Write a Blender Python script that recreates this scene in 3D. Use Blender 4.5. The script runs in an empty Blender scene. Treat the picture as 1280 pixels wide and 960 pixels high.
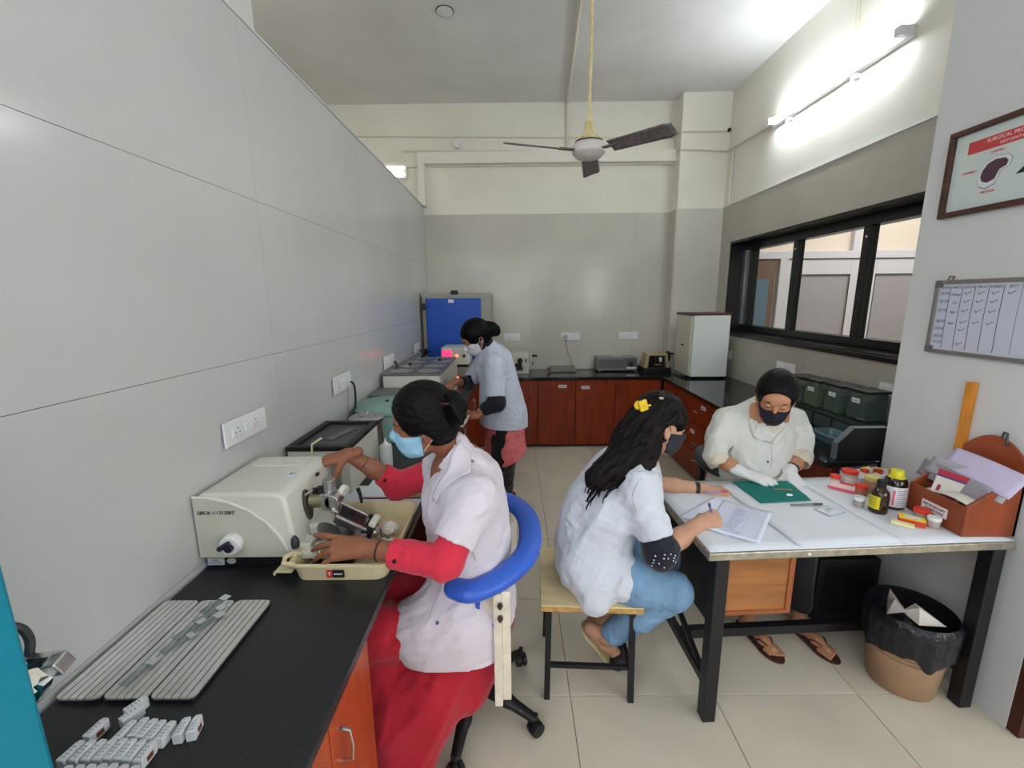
import bpy, math, random
import numpy as np
from mathutils import Matrix, Vector, Euler
# ---------------- camera ----------------
F, PIT, YAW, ROL, CH = 542.42, 0.193989, -0.0048032, -0.0102557, 1.63595
scn = bpy.context.scene
_f = np.array([math.sin(YAW)*math.cos(PIT), math.cos(YAW)*math.cos(PIT), -math.sin(PIT)])
_r = np.array([math.cos(YAW), -math.sin(YAW), 0]); _u = np.cross(_r, _f)
_c, _s = math.cos(ROL), math.sin(ROL)
r2, u2 = _c*_r+_s*_u, -_s*_r+_c*_u
camd = bpy.data.cameras.new('camera'); cam = bpy.data.objects.new('camera', camd)
scn.collection.objects.link(cam)
cam.matrix_world = Matrix([[r2[0],u2[0],-_f[0],0],[r2[1],u2[1],-_f[1],0],[r2[2],u2[2],-_f[2],CH],[0,0,0,1]])
camd.sensor_width = 36; camd.lens = F/1280*36; camd.clip_start = .02
scn.camera = cam
# ---------------- world, lights, exposure ----------------
w = bpy.data.worlds.new('world'); scn.world = w; w.use_nodes = True
w.node_tree.nodes['Background'].inputs[0].default_value = (.75,.85,1,1)
w.node_tree.nodes['Background'].inputs[1].default_value = .6
vs = scn.view_settings
vs.view_transform = 'Standard'; vs.look = 'None'; vs.gamma = 1; vs.use_curve_mapping = False
vs.exposure = 0.98
def area(name, loc, target, sx, sy, power, col=(1,1,1)):
    l = bpy.data.lights.new(name, 'AREA'); l.shape = 'RECTANGLE'; l.size = sx; l.size_y = sy
    l.energy = power; l.color = col
    o = bpy.data.objects.new(name, l); scn.collection.objects.link(o); o.location = loc
    d = Vector(target)-Vector(loc); o.rotation_euler = d.to_track_quat('-Z','Y').to_euler()
    return o
area('daylight_window_light', (3.3,-2.1,1.9), (.8,2.2,1.2), 2.6, 1.5, 28, (.97,.99,1))
area('daylight_door_light', (-.1,-2.1,1.7), (.6,3,1.2), 1.6, 2.0, 10, (.97,.99,1))
area('corridor_added_light', (3.9,3.6,3.2), (3.9,3.9,0), 1.2, 1.2, 24, (1,.97,.95))  # unseen area light added overhead to brighten the corridor
area('side_room_ceiling_light', (-2.3,2.2,3.6), (-2.3,2.4,0), .9, 2.4, 26, (1,.97,.86))
# ---------------- helpers ----------------
def lin(c):
    c = c/255.; return c/12.92 if c <= .04045 else ((c+.055)/1.055)**2.4
def C3(rgb): return (lin(rgb[0]), lin(rgb[1]), lin(rgb[2]), 1)
MATS = {}
def M(name, rgb, rough=.5, metal=0, var=None, bump=None, spec=.5, trans=0, emit=None, alpha=1, coat=0, rgb2=None, stretch=(1,1,1), ior=1.45, sheen=0, sss=0):
    if name in MATS: return MATS[name]
    m = bpy.data.materials.new(name); m.use_nodes = True; nt = m.node_tree; b = nt.nodes['Principled BSDF']
    I = b.inputs; I['Base Color'].default_value = C3(rgb); I['Roughness'].default_value = rough; I['Metallic'].default_value = metal
    I['Specular IOR Level'].default_value = spec; I['Transmission Weight'].default_value = trans; I['Alpha'].default_value = alpha; I['IOR'].default_value = ior
    I['Coat Weight'].default_value = coat; I['Sheen Weight'].default_value = sheen
    if sss: I['Subsurface Weight'].default_value = sss; I['Subsurface Radius'].default_value = (.01,.004,.002); I['Subsurface Scale'].default_value = 1
    if emit: I['Emission Color'].default_value = C3(emit[0]); I['Emission Strength'].default_value = emit[1]
    if var or bump:
        tc = nt.nodes.new('ShaderNodeTexCoord'); mp = nt.nodes.new('ShaderNodeMapping'); mp.inputs['Scale'].default_value = stretch
        nt.links.new(tc.outputs['Object'], mp.inputs[0])
        if var:
            n = nt.nodes.new('ShaderNodeTexNoise'); n.inputs['Scale'].default_value = var[0]; n.inputs['Detail'].default_value = 5
            nt.links.new(mp.outputs[0], n.inputs['Vector'])
            r = nt.nodes.new('ShaderNodeValToRGB'); k = var[1]
            a = [max(0,x*(1-k)) for x in rgb]; c = rgb2 or [min(255,x*(1+k)) for x in rgb]
            r.color_ramp.elements[0].position = .3; r.color_ramp.elements[1].position = .7
            r.color_ramp.elements[0].color = C3(a if not rgb2 else rgb); r.color_ramp.elements[1].color = C3(c)
            nt.links.new(n.outputs['Fac'], r.inputs[0]); nt.links.new(r.outputs[0], I['Base Color'])
        if bump:
            n = nt.nodes.new('ShaderNodeTexNoise'); n.inputs['Scale'].default_value = bump[0]; n.inputs['Detail'].default_value = 3
            nt.links.new(mp.outputs[0], n.inputs['Vector'])
            bp = nt.nodes.new('ShaderNodeBump'); bp.inputs['Strength'].default_value = bump[1]; bp.inputs['Distance'].default_value = bump[2] if len(bump) > 2 else .002
            nt.links.new(n.outputs['Fac'], bp.inputs['Height']); nt.links.new(bp.outputs[0], I['Normal'])
    MATS[name] = m; return m
def T(loc=(0,0,0), rot=(0,0,0), sc=None):
    m = Matrix.Translation(loc) @ Euler(rot).to_matrix().to_4x4()
    if sc: m = m @ Matrix.Diagonal((*sc,1))
    return m
def link(o, parent=None):
    scn.collection.objects.link(o)
    if parent: o.parent = parent
    return o
class G:
    def __init__(s, mat=None): s.v = []; s.f = []; s.m = mat or Matrix.Identity(4)
    def add(s, vs, fs, m=None):
        k = len(s.v); mm = s.m @ m if m else s.m
        s.v += [tuple(mm @ Vector(v)) for v in vs]; s.f += [tuple(i+k for i in f) for f in fs]; return s
    def box(s, x0,y0,z0,x1,y1,z1, m=None):
        return s.add([(x0,y0,z0),(x1,y0,z0),(x1,y1,z0),(x0,y1,z0),(x0,y0,z1),(x1,y0,z1),(x1,y1,z1),(x0,y1,z1)],
            [(0,3,2,1),(4,5,6,7),(0,1,5,4),(1,2,6,5),(2,3,7,6),(3,0,4,7)], m)
    def cyl(s, p0, p1, r0, r1=None, n=16, m=None):
        r1 = r0 if r1 is None else r1; p0 = Vector(p0); p1 = Vector(p1)
        q = (p1-p0).to_track_quat('Z','Y').to_matrix(); vs=[]
        for p, r in ((p0,r0),(p1,r1)):
            vs += [p + q @ Vector((r*math.cos(2*math.pi*i/n), r*math.sin(2*math.pi*i/n), 0)) for i in range(n)]
        fs = [(i,(i+1)%n,n+(i+1)%n,n+i) for i in range(n)] + [tuple(range(n))[::-1], tuple(range(n,2*n))]
        return s.add(vs, fs, m)
    def lathe(s, prof, n=24, m=None):
        vs=[]; fs=[]
        for r,z in prof: vs += [(r*math.cos(2*math.pi*i/n), r*math.sin(2*math.pi*i/n), z) for i in range(n)]
        for k in range(len(prof)-1):
            for i in range(n): fs.append((k*n+i, k*n+(i+1)%n, (k+1)*n+(i+1)%n, (k+1)*n+i))
        fs.append(tuple(range(n))[::-1]); fs.append(tuple((len(prof)-1)*n+i for i in range(n)))
        return s.add(vs, fs, m)
    def tube(s, pts, r, n=8, m=None, closed=False):
        P = [Vector(p) for p in pts]; k = len(P); vs=[]; fs=[]
        rr = r if hasattr(r,'__len__') else [r]*k
        up = None
        for i,p in enumerate(P):
            a = P[(i-1)%k] if (closed or i>0) else P[0]; b = P[(i+1)%k] if (closed or i<k-1) else P[-1]
            d = (b-a).normalized()
            if up is None: up = d.orthogonal().normalized()
            up = (up - d*up.dot(d)).normalized(); sd = d.cross(up)
            vs += [p + (up*math.cos(2*math.pi*j/n)+sd*math.sin(2*math.pi*j/n))*rr[i] for j in range(n)]
        for i in range(k if closed else k-1):
            for j in range(n): fs.append((i*n+j, i*n+(j+1)%n, ((i+1)%k)*n+(j+1)%n, ((i+1)%k)*n+j))
        if not closed: fs += [tuple(range(n))[::-1], tuple((k-1)*n+j for j in range(n))]
        return s.add(vs, fs, m)
    def prism(s, poly, z0, z1, m=None):
        n = len(poly)
        return s.add([(x,y,z0) for x,y in poly]+[(x,y,z1) for x,y in poly],
            [tuple(range(n))[::-1], tuple(range(n,2*n))]+[(i,(i+1)%n,n+(i+1)%n,n+i) for i in range(n)], m)
    def sheet(s, fn, nu, nv, th=0, m=None):
        vs = [fn(i/nu, j/nv) for i in range(nu+1) for j in range(nv+1)]
        fs = [(i*(nv+1)+j, (i+1)*(nv+1)+j, (i+1)*(nv+1)+j+1, i*(nv+1)+j+1) for i in range(nu) for j in range(nv)]
        return s.add(vs, fs, m)
    def obj(s, name, mat, parent=None, smooth=False, bevel=0, seg=2, solid=0, sub=0, ang=35, label=None):
        me = bpy.data.meshes.new(name); me.from_pydata(s.v, [], s.f); me.materials.append(mat)
        if smooth: me.shade_smooth(); me.set_sharp_from_angle(angle=math.radians(ang))
        me.update()
        o = bpy.data.objects.new(name, me); link(o, parent)
        if solid: md = o.modifiers.new('s','SOLIDIFY'); md.thickness = solid; md.offset = 0
        if sub: md = o.modifiers.new('u','SUBSURF'); md.levels = sub; md.render_levels = sub
        if bevel: md = o.modifiers.new('b','BEVEL'); md.width = bevel; md.segments = seg; md.limit_method = 'ANGLE'; md.harden_normals = False
        if label: o['label'] = label
        return o
def thing(name, label, cat, loc=(0,0,0), rz=0, group=None):
    o = bpy.data.objects.new(name, None); o.empty_display_size = .05; link(o); o.location = loc; o.rotation_euler = (0,0,rz)
    o['label'] = label; o['category'] = cat
    if group: o['group'] = group
    return o
def tag(o, label, cat, group=None):
    o['label'] = label; o['category'] = cat
    if group: o['group'] = group
    return o
def struct(o): o['kind'] = 'structure'; return o
def copyt(o, loc, rz=0, label=None, parent=None):
    c = o.copy(); link(c, parent)
    if loc is not None: c.location = loc; c.rotation_euler = (0,0,rz)
    if label: c['label'] = label
    for ch in list(o.children): copyt(ch, None, parent=c)
    return c
def text(s, size, mat, parent, m, name='lettering', align='CENTER', shear=0, bold=0, ext=.0003):
    cu = bpy.data.curves.new(name, 'FONT'); cu.body = s; cu.size = size; cu.align_x = align; cu.align_y = 'CENTER'
    cu.extrude = ext; cu.shear = shear; cu.offset = bold; cu.resolution_u = 2
    t = bpy.data.objects.new(name, cu); scn.collection.objects.link(t)
    me = bpy.data.meshes.new_from_object(t.evaluated_get(bpy.context.evaluated_depsgraph_get()))
    bpy.data.objects.remove(t); me.materials.clear(); me.materials.append(mat)
    o = bpy.data.objects.new(name, me); link(o, parent); o.matrix_local = m; return o
def wallm(origin, normal):   # frame for writing on a wall: X right, Y up, Z out along normal
    n = Vector(normal).normalized(); x = Vector((0,0,1)).cross(n).normalized(); y = n.cross(x)
    m = Matrix([[x[0],y[0],n[0],origin[0]],[x[1],y[1],n[1],origin[1]],[x[2],y[2],n[2],origin[2]],[0,0,0,1]]); return m
rnd = random.Random(7)
def smooth_pts(P,n=6):
    P=[np.array(p,float) for p in P]; out=[]
    for i in range(len(P)-1):
        p0=P[max(i-1,0)];p1=P[i];p2=P[i+1];p3=P[min(i+2,len(P)-1)]
        for k in range(n):
            t=k/n; out.append(.5*((2*p1)+(-p0+p2)*t+(2*p0-5*p1+4*p2-p3)*t*t+(-p0+3*p1-3*p2+p3)*t**3))
    return out+[P[-1]]
# ---------------- materials ----------------
tile_l = M('left_tile', (205,206,205), .16, var=(1.2,.025), spec=.45)
tile_b = M('beige_tile', (203,200,188), .16, var=(1.5,.03), spec=.45)
tile_r = M('grey_beige_tile', (182,178,165), .25, var=(1.5,.03), spec=.4)
cream = M('cream_paint', (236,233,220), .8, var=(2,.02), bump=(60,.15))
whitep = M('white_paint', (214,215,216), .7, var=(2,.02), bump=(40,.15))
ceilp = M('ceiling_paint', (232,231,228), .9, var=(1.5,.03), bump=(50,.2))
grout = M('grout', (150,143,130), .8)
grout_w = M('wall_grout', (186,187,186), .8)
ftile = M('floor_tile', (212,204,186), .22, var=(3,.035), spec=.45)
granite = M('black_granite', (24,25,28), .09, var=(180,.5), spec=.5)
granite2 = M('worn_granite', (30,31,34), .34, var=(200,.4), spec=.5)
lamin = M('red_brown_laminate', (134,52,24), .32, var=(3,.12), stretch=(6,6,.8), spec=.4)
lamin_l = M('lit_red_brown_laminate', (176,72,32), .35, var=(3,.1), stretch=(6,6,.8), spec=.4)  # same red-brown laminate, with the brighter light near the camera painted in
lamin_d = M('dark_laminate', (70,24,14), .5)
steel = M('brushed_steel', (190,190,190), .3, 1, var=(60,.1))
chrome = M('chrome', (215,213,208), .12, 1)
alu = M('aluminium', (178,178,176), .38, 1, var=(25,.12))
blackm = M('black_paint', (22,22,26), .4)
blackp = M('black_plastic', (20,20,22), .45)
whitepl = M('white_plastic', (232,233,235), .35)
ivory = M('ivory_enamel', (214,214,202), .35, var=(6,.03))
creampl = M('cream_plastic', (214,200,160), .4, var=(5,.03))
frameblk = M('black_frame', (14,12,16), .25)
glass = M('window_glass', (235,245,245), .02, trans=1, ior=1.05, spec=.5)
paper = M('white_paper', (222,226,233), .75, var=(4,.015))
ink = M('dark_ink', (40,42,60), .7)
wood_f = M('dark_wood_frame', (70,42,36), .4, var=(5,.3), stretch=(1,8,8))
# ---------------- room ----------------
CZ = 3.72
fl = struct(G().box(-3.4,-2.3,-.12,5.6,5.4,-.006).obj('floor', grout))
x0, y0, TS = .223, 1.535, .6
g = G().box(.0015,.0015,-.012,TS-.0015,TS-.0015,0); t0 = g.obj('tile', ftile, fl, bevel=.001, seg=1)
for i in range(-3,9):
    for j in range(-7,7):
        X, Y = x0+i*TS, y0+j*TS
        if X+TS < -1.1 or X > 5.3 or Y+TS < -2.2 or Y > 5.25: continue
        o = t0.copy(); link(o, fl); o.location = (X,Y,0)
bpy.data.objects.remove(t0)
struct(G().box(-3.4,-2.3,CZ,5.6,5.4,CZ+.12).obj('ceiling', ceilp))
def tiled(wall, axis, pos, sgn, u0, u1, z0, z1, uj, zj, mat, holes=(), gap=.0008, th=.008):
    us = sorted({u0,u1}|{u for u in uj if u0<u<u1}); zs = sorted({z0,z1}|{z for z in zj if z0<z<z1})
    for a,b in zip(us,us[1:]):
        for c,d in zip(zs,zs[1:]):
            if any(a>=h[0]-1e-4 and b<=h[1]+1e-4 and c>=h[2]-1e-4 and d<=h[3]+1e-4 for h in holes): continue
            g = G()
            if axis=='x': g.box(min(pos,pos+sgn*th),a+gap,c+gap,max(pos,pos+sgn*th),b-gap,d-gap)
            else: g.box(a+gap,min(pos,pos+sgn*th),c+gap,b-gap,max(pos,pos+sgn*th),d-gap)
            g.obj('wall_tile', mat, wall)
wl = struct(G().box(-1.12,-2.2,0,-1.008,5.2,2.66).obj('wall_left', grout_w))
tiled(wl,'x',-1.008,1,-2.2,5.2,.0,2.66,[-.6,.6,1.8,3.0,4.2],[.82,1.42,2.02],tile_l)
G().box(-1.125,-2.2,2.66,-.995,5.2,2.668).obj('coping', whitep, wl)
wb = struct(G().box(-3.3,5.2,0,5.4,5.35,CZ).obj('wall_back', cream))
tiled(wb,'y',5.2,-1,-1.0,1.79,.0,2.578,[.2,1.4],[.78,1.38,1.98],tile_b)
struct(G().box(-3.4,-2.2,0,-3.28,5.2,CZ).obj('wall_far_left', whitep))
struct(G().box(-2.3,2.7,0,-1.56,3.0,CZ).obj('trim_1', M('bright_paint',(240,240,238),.7)))   # pillar beyond the partition
# corner pilaster
pl = struct(G().box(1.79,5.0,0,2.32,5.2,CZ).obj('trim_2', cream))
tiled(pl,'y',5.0,-1,1.79,2.3,0,2.578,[],[.78,1.38,1.98],tile_b)
tiled(pl,'x',1.79,-1,5.0,5.2,0,2.578,[],[.78,1.38,1.98],tile_b)
# ledge / beam above the back wall tiles
lg = struct(G().box(-1.03,5.08,3.085,1.79,5.2,3.20).obj('trim_3', cream))
G().box(-1.03,5.08,2.66,-.96,5.2,3.085).obj('side_band', cream, lg)
G().box(-1.3,5.16,3.075,1.79,5.2,3.22).obj('upper_band', cream, lg)
# right wall with window
WX, Y0, Y1, Z0, Z1 = 2.3, 2.10, 4.79, 1.25, 2.2
g = G(); 
g.box(WX,2.1,0,WX+.25,5.0,Z0); g.box(WX,2.1,Z1,WX+.25,5.0,CZ); g.box(WX,Y1,Z0,WX+.25,5.0,Z1)
wr = struct(g.obj('wall_right', cream))
tiled(wr,'x',2.3,-1,2.1,5.0,0,2.578,[Y1,3.4,],[Z0,Z1,.65],tile_r,holes=[(2.1,Y1,Z0,Z1)])
G().box(2.286,2.1,2.578,2.3,5.0,2.588).obj('tile_edge', whitepl, wr)
win = struct(G().box(2.3,Y0,Z0,2.56,Y1,Z0+.02).box(2.3,Y0,Z1-.02,2.56,Y1,Z1).box(2.3,Y1-.02,Z0+.02,2.56,Y1,Z1-.02).obj('window_1', frameblk))
g = G(); FX=2.47
g.box(2.27,Y0,Z0-.02,2.31,Y1+.02,Z0+.012); g.obj('window_sill', frameblk, win, bevel=.003)
g = G(); g.box(FX,Y0,Z0+.02,FX+.1,Y1-.02,Z0+.085); g.box(FX,Y0,Z1-.09,FX+.1,Y1-.02,Z1-.02); g.box(FX,Y1-.09,Z0+.085,FX+.1,Y1-.02,Z1-.09)
g.obj('window_frame', frameblk, win, bevel=.004)
for yy, nm in ((3.97,'mullion'),(3.19,'mullion')):
    G().box(FX+.01,yy-.035,Z0+.085,FX+.07,yy+.035,Z1-.09).obj(nm, frameblk, win, bevel=.004)
    G().cyl((FX+.005,yy,Z1-.16),(FX+.012,yy,Z1-.16),.008).obj('screw_cap', whitepl, win)
G().box(FX-.02,Y1-.05,Z0+.09,FX+.03,Y1-.02,Z1-.09).obj('sash_track', steel, win)
for a,b in ((Y0,3.155),(3.225,3.935),(4.005,Y1-.09)):
    G().box(FX+.045,a,Z0+.085,FX+.05,b,Z1-.09).obj('pane', glass, win)
# near column carrying the poster
struct(G().box(1.87,1.385,0,2.56,2.1,CZ).obj('wall_right_near', whitep))
struct(G().box(2.56,1.385,0,5.4,1.45,CZ).obj('wall_right_return', whitep))
dr = struct(G().box(1.875,1.345,0,1.95,1.385,2.1).box(1.95,1.345,2.03,2.78,1.385,2.1).box(2.78,1.345,0,2.85,1.385,2.1).obj('door_1', lamin_d))
G().box(2.0,1.36,0,2.78,1.385,2.03).obj('door_leaf', lamin, dr); G().cyl((2.7,1.36,1.0),(2.7,1.31,1.0),.02).obj('door_handle', steel, dr)
# behind the camera: wall with window openings
g = G(); g.box(-3.3,-2.3,0,-1,-2.15,CZ); g.box(-1,-2.3,2.75,-.9+1.8,-2.15,CZ); g.box(.9,-2.3,0,1.9,-2.15,CZ); g.box(1.9,-2.3,0,4.7,-2.15,1.05); g.box(1.9,-2.3,2.75,4.7,-2.15,CZ); g.box(4.7,-2.3,0,5.4,-2.15,CZ)
struct(g.obj('wall_behind', cream))
struct(G().box(5.3,-2.2,0,5.42,5.2,CZ).obj('wall_far_right', cream))
w2 = struct(G().box(1.9,-2.22,1.05,1.96,-2.16,2.75).box(4.64,-2.22,1.05,4.7,-2.16,2.75).box(1.96,-2.22,1.05,4.64,-2.16,1.11).box(1.96,-2.22,2.69,4.64,-2.16,2.75).box(3.27,-2.22,1.11,3.33,-2.16,2.69).obj('window_2', frameblk))
# ventilator above the partition
v = struct(G().box(-1.42,5.17,2.96,-1.17,5.2,3.13).obj('window_3', cream))
for k in range(2): G().box(-1.4,5.15,2.985+k*.07,-1.19,5.172,3.01+k*.07).obj('louvre', M('bright_glass',(250,250,245),.3,emit=((255,255,250),1.2)), v)
# ---------------- corridor beyond the window ----------------
alw = M('white_aluminium', (214,206,212), .35)
frost = M('frosted_panel', (166,156,160), .5); peach = M('peach_paint', (234,214,198), .8)
cp = struct(G().box(2.56,4.93,0,5.3,5.02,CZ).obj('wall_corridor', peach))
g = G(); Yc=4.9
g.box(2.56,Yc-.03,2.03,5.3,Yc+.03,2.11); g.box(3.67,Yc-.02,2.11,3.74,Yc+.03,3.3)
g.box(2.90,Yc-.03,0,2.99,Yc+.03,2.03); g.box(3.80,Yc-.03,0,3.88,Yc+.03,2.03); g.box(2.56,Yc-.03,0,2.6,Yc+.03,2.03)
g.box(4.75,Yc-.03,0,4.85,Yc+.03,2.03)
g.obj('aluminium_frame', alw, cp, bevel=.004)
for a,b in ((3.0,3.79),(3.89,4.74)):
    g = G(); g.box(a,Yc-.01,0,a+.07,Yc+.02,2.02); g.box(b-.11,Yc-.01,0,b,Yc+.02,2.02); g.box(a+.07,Yc-.01,1.86,b-.11,Yc+.02,2.02)
    g.obj('door_stile', alw, cp, bevel=.003)
    G().box(a+.07,Yc+.005,0,b-.11,Yc+.012,1.86).obj('frosted_panel', frost, cp)
    G().box(a+.066,Yc-.012,0,a+.074,Yc-.008,1.865).box(b-.114,Yc-.012,0,b-.106,Yc-.008,1.865).box(a+.07,Yc-.012,1.856,b-.11,Yc-.008,1.864).obj('gasket', blackp, cp)
G().box(2.61,Yc-.01,0,2.86,Yc+.01,2.02).obj('wooden_door_edge', M('door_brown',(120,92,80),.5), cp)
G().box(2.61,Yc-.02,0,2.80,Yc-.01,1.82).obj('blue_grey_panel', M('blue_grey_panel',(104,122,138),.4), cp)
# ---------------- conduits ----------------
def pipe(name, pts, r, mat, label):
    o = G().tube(pts, r, 8).obj(name, mat, smooth=True); return tag(o, label, 'conduit')
cdu = M('painted_conduit', (222,216,196), .6)
pipe('conduit', [(-1.7,5.19,3.40),(1.76,5.19,3.345),(1.775,4.985,3.34),(2.27,4.985,3.34)], .009, cdu, 'upper cream conduit running along the back wall and around the pilaster')
pipe('conduit', [(-1.2,5.15,3.235),(1.77,5.15,3.19),(1.775,4.985,3.17),(2.28,4.985,3.15),(2.285,4.2,3.11)], .009, cdu, 'lower cream conduit along the back wall leading to the tube light')
pipe('conduit', [(2.287,4.87,3.15),(2.287,4.87,2.6)], .009, cdu, 'short vertical cream conduit beside the pilaster above the tiles')
pipe('conduit', [(2.285,3.29,3.7),(2.285,3.26,3.2)], .01, cdu, 'vertical cream conduit dropping from the ceiling to the tube light')
pipe('conduit', [(.455,2.92,3.70),(.60,5.18,3.705),(.605,5.185,3.24)], .014, cdu, 'conduit crossing the ceiling from the fan hook to the back wall')
o = G().lathe([(.06,0),(.06,-.01),(.045,-.012)],24,T((-.485,3.66,CZ))).obj('ceiling_cover', whitepl); tag(o,'round white junction cover on the ceiling','cover')
G().lathe([(.066,.001),(.066,-.004),(.061,-.004)],24,T((-.485,3.66,CZ))).obj('rim', blackp, o)
for xx,zz,l in ((-.6,3.30,'round white junction cover on the back wall left of the fan'),(.62,3.17,'round white junction cover on the back wall under the fan')):
    o = G().cyl((xx,5.19,zz),(xx,5.14,zz),.035,n=20).obj('junction_cover', whitepl); tag(o,l,'cover')
G().cyl((.62,5.15,3.17),(.62,5.135,3.17),.02).obj('knob', blackp, o)
o = G().cyl((2.275,4.985,3.34),(2.275,4.96,3.35),.016).obj('hook', blackp); tag(o,'small black peg at the end of the upper conduit','peg')
# ---------------- tube lights ----------------
tubeE = M('lit_tube', (255,255,255), .3, emit=((240,247,255),30)); tubeB = M('bright_tube', (255,255,255), .3, emit=((240,247,255),62))
def tubelight(name, y0,y1,x,z, side, label, tm_=None):
    t = thing(name, label, 'light', (x,y0,z))
    L = y1-y0; G().box(-.0,0,-.03,side*.045,L,.03).obj('batten', whitepl, t, bevel=.004)
    for a in (0.0,L-.045): G().box(side*.045,a,-.022,side*.10,a+.045,.03).obj('holder', whitepl, t, bevel=.005)
    G().cyl((side*.08,.04,-.002),(side*.08,L-.04,-.002),.0165,n=20).obj('tube', tm_ or tubeE, t, smooth=True)
    return t
tl = tubelight('tube_light', 2.8,4.13,2.3,3.105,-1,'lit fluorescent tube light high on the right wall above the window')
for yy in (3.2,3.9): G().box(-.03,yy-2.8,-.06,0,yy-2.8+.05,-.03).obj('clip', whitepl, tl)
tubelight('tube_light', -1.4,-.1,-1.0,2.55,1,'lit fluorescent tube light on the left partition behind the camera',tubeB)
tubelight('tube_light', -1.2,.1,5.3,2.9,-1,'lit fluorescent tube light on the far right wall behind the camera',tubeB)
# ---------------- ceiling fan ----------------
fan = thing('ceiling_fan', 'grey three-blade ceiling fan on a long cream rod', 'fan', (.473,2.90,2.53))
fcream = M('fan_cream', (206,190,140), .4, var=(20,.1)); fgrey = M('blade_grey', (110,104,104), .55, var=(12,.2), stretch=(3,3,3)); fwh = M('fan_white',(206,200,196),.35)
G().cyl((0,0,.12),(0,0,1.11),.010).obj('rod', fcream, fan, smooth=True)
G().lathe([(.012,1.0),(.05,1.06),(.06,1.13),(.03,1.19)],20).obj('top_canopy', fcream, fan, smooth=True)
G().lathe([(.06,.045),(.058,.07),(.034,.10),(.028,.15),(.014,.17)],20).obj('lower_canopy', fcream, fan, smooth=True)
G().lathe([(.04,-.055),(.075,-.045),(.10,-.02),(.105,.015),(.09,.035),(.06,.045)],28).obj('motor', fwh, fan, smooth=True)
G().lathe([(.082,.036),(.086,.045),(.06,.05)],28).obj('band', blackm, fan, smooth=True)
for ang in (-42,78,198):
    m = T(rot=(0,0,math.radians(ang))) 
    b = G(m); pts=[]
    def bf(u,v):
        r = .15+.385*u; wv = (.050+.010*u)*(1 if u<.96 else .75); y = (v-.5)*2*wv
        return (r, y, -.012-.30*y+.006*math.cos(y*25))
    b.sheet(bf,10,6); b.obj('blade', fgrey, fan, smooth=True, solid=.004)
    b = G(m); b.box(.085,-.018,-.012,.20,.018,-.004); b.obj('blade_bracket', fgrey, fan, bevel=.002)
# ---------------- switchboards ----------------
sg = M('socket_grey', (120,124,130), .5)
def sockets(w_, h_, lay, t):
    for a,kind in lay:
        if kind=='s':
            G().box(a-.028,-h_/2+.025,.008,a+.028,h_/2-.025,.012).obj('socket_plate', whitepl, t, bevel=.001)
            g = G()
            for dx,dy,r in ((0,.013,.0035),(-.010,-.003,.003),(.010,-.003,.003),(-.010,-.016,.0025),(.010,-.016,.0025)): g.cyl((a+dx,dy,.0118),(a+dx,dy,.0125),r,n=8)
            g.obj('pin_hole', sg, t)
        else: G().box(a-.013,-h_/2+.03,.008,a+.013,h_/2-.03,.016).obj('switch', whitepl, t, bevel=.002)
def board(pos, normal, w_, h_, lay, label):
    t = thing('switchboard', label, 'socket'); t.matrix_world = wallm(pos, normal)
    G().box(-w_/2,-h_/2,0,w_/2,h_/2,.008).obj('plate', whitepl, t, bevel=.003)
    sockets(w_,h_,lay,t); return t
A3 = [(-.07,'s'),(-.02,'w'),(.045,'s')]
board((-.992,1.535,1.185),(1,0,0),.25,.088,[(-.06,'s'),(-.01,'w'),(.05,'s')],'white switchboard on the left wall above the ivory microtome')
b2 = board((-.992,2.45,1.172),(1,0,0),.25,.10,A3,'white switchboard on the left wall above the cold plate, with a black cord')
b3 = board((-.992,3.41,1.16),(1,0,0),.28,.10,A3,'white switchboard on the left wall above the green centrifuge')
b4 = board((-.992,4.41,1.15),(1,0,0),.25,.10,A3,'small white switchboard on the left wall near the blue door')
board((-.02,5.192,1.19),(0,-1,0),.19,.085,[(-.03,'s'),(.04,'s')],'white switchboard on the back wall behind the standing woman')
b6 = board((.679,5.192,1.19),(0,-1,0),.225,.088,A3,'white switchboard on the back wall with a round plug and cord')
board((1.366,5.192,1.19),(0,-1,0),.225,.088,A3,'white switchboard on the back wall above the toaster-like oven')
board((2.292,3.62,1.035),(-1,0,0),.25,.10,A3,'white switchboard on the right wall behind the gloved woman')
board((2.292,2.62,1.06),(-1,0,0),.10,.09,[(0,'s')],'small white socket on the right wall above the black metal stand')
board((2.292,4.6,1.03),(-1,0,0),.12,.09,[(0,'s')],'small white socket on the right wall beside the white cabinet')
def cord(pts, r, mat, label, n=6):
    P=[Vector(p) for p in pts]; out=[]
    for i in range(len(P)-1):
        p0=P[max(i-1,0)];p1=P[i];p2=P[i+1];p3=P[min(i+2,len(P)-1)]
        for k in range(8):
            t=k/8; out.append(.5*((2*p1)+(-p0+p2)*t+(2*p0-5*p1+4*p2-p3)*t*t+(-p0+3*p1-3*p2+p3)*t**3))
    out.append(P[-1])
    return tag(G().tube(out,r,n).obj('power_cord', mat, smooth=True), label, 'cord')
cgrey = M('grey_cord',(140,138,130),.6)
cord([(-.97,2.53,1.165),(-.95,2.53,1.13),(-.952,2.52,1.0),(-.95,2.44,.90),(-.93,2.42,.81)],.007,blackp,'black cord hanging from the switchboard above the cold plate')
cord([(-.97,2.48,1.15),(-.975,2.47,1.0),(-.97,2.46,.81)],.003,cgrey,'thin grey cord beside the black cord above the cold plate')
cord([(-.97,3.5,1.15),(-.95,3.5,1.10),(-.95,3.5,1.06)],.011,M('dark_grey_cord',(60,60,62),.5),'thick grey cord dropping from the switchboard above the centrifuge')
cord([(-.97,4.45,1.13),(-.93,4.47,1.08),(-.92,4.45,.98),(-.92,4.3,.94)],.008,blackp,'curly black cord by the blue door')
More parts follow.
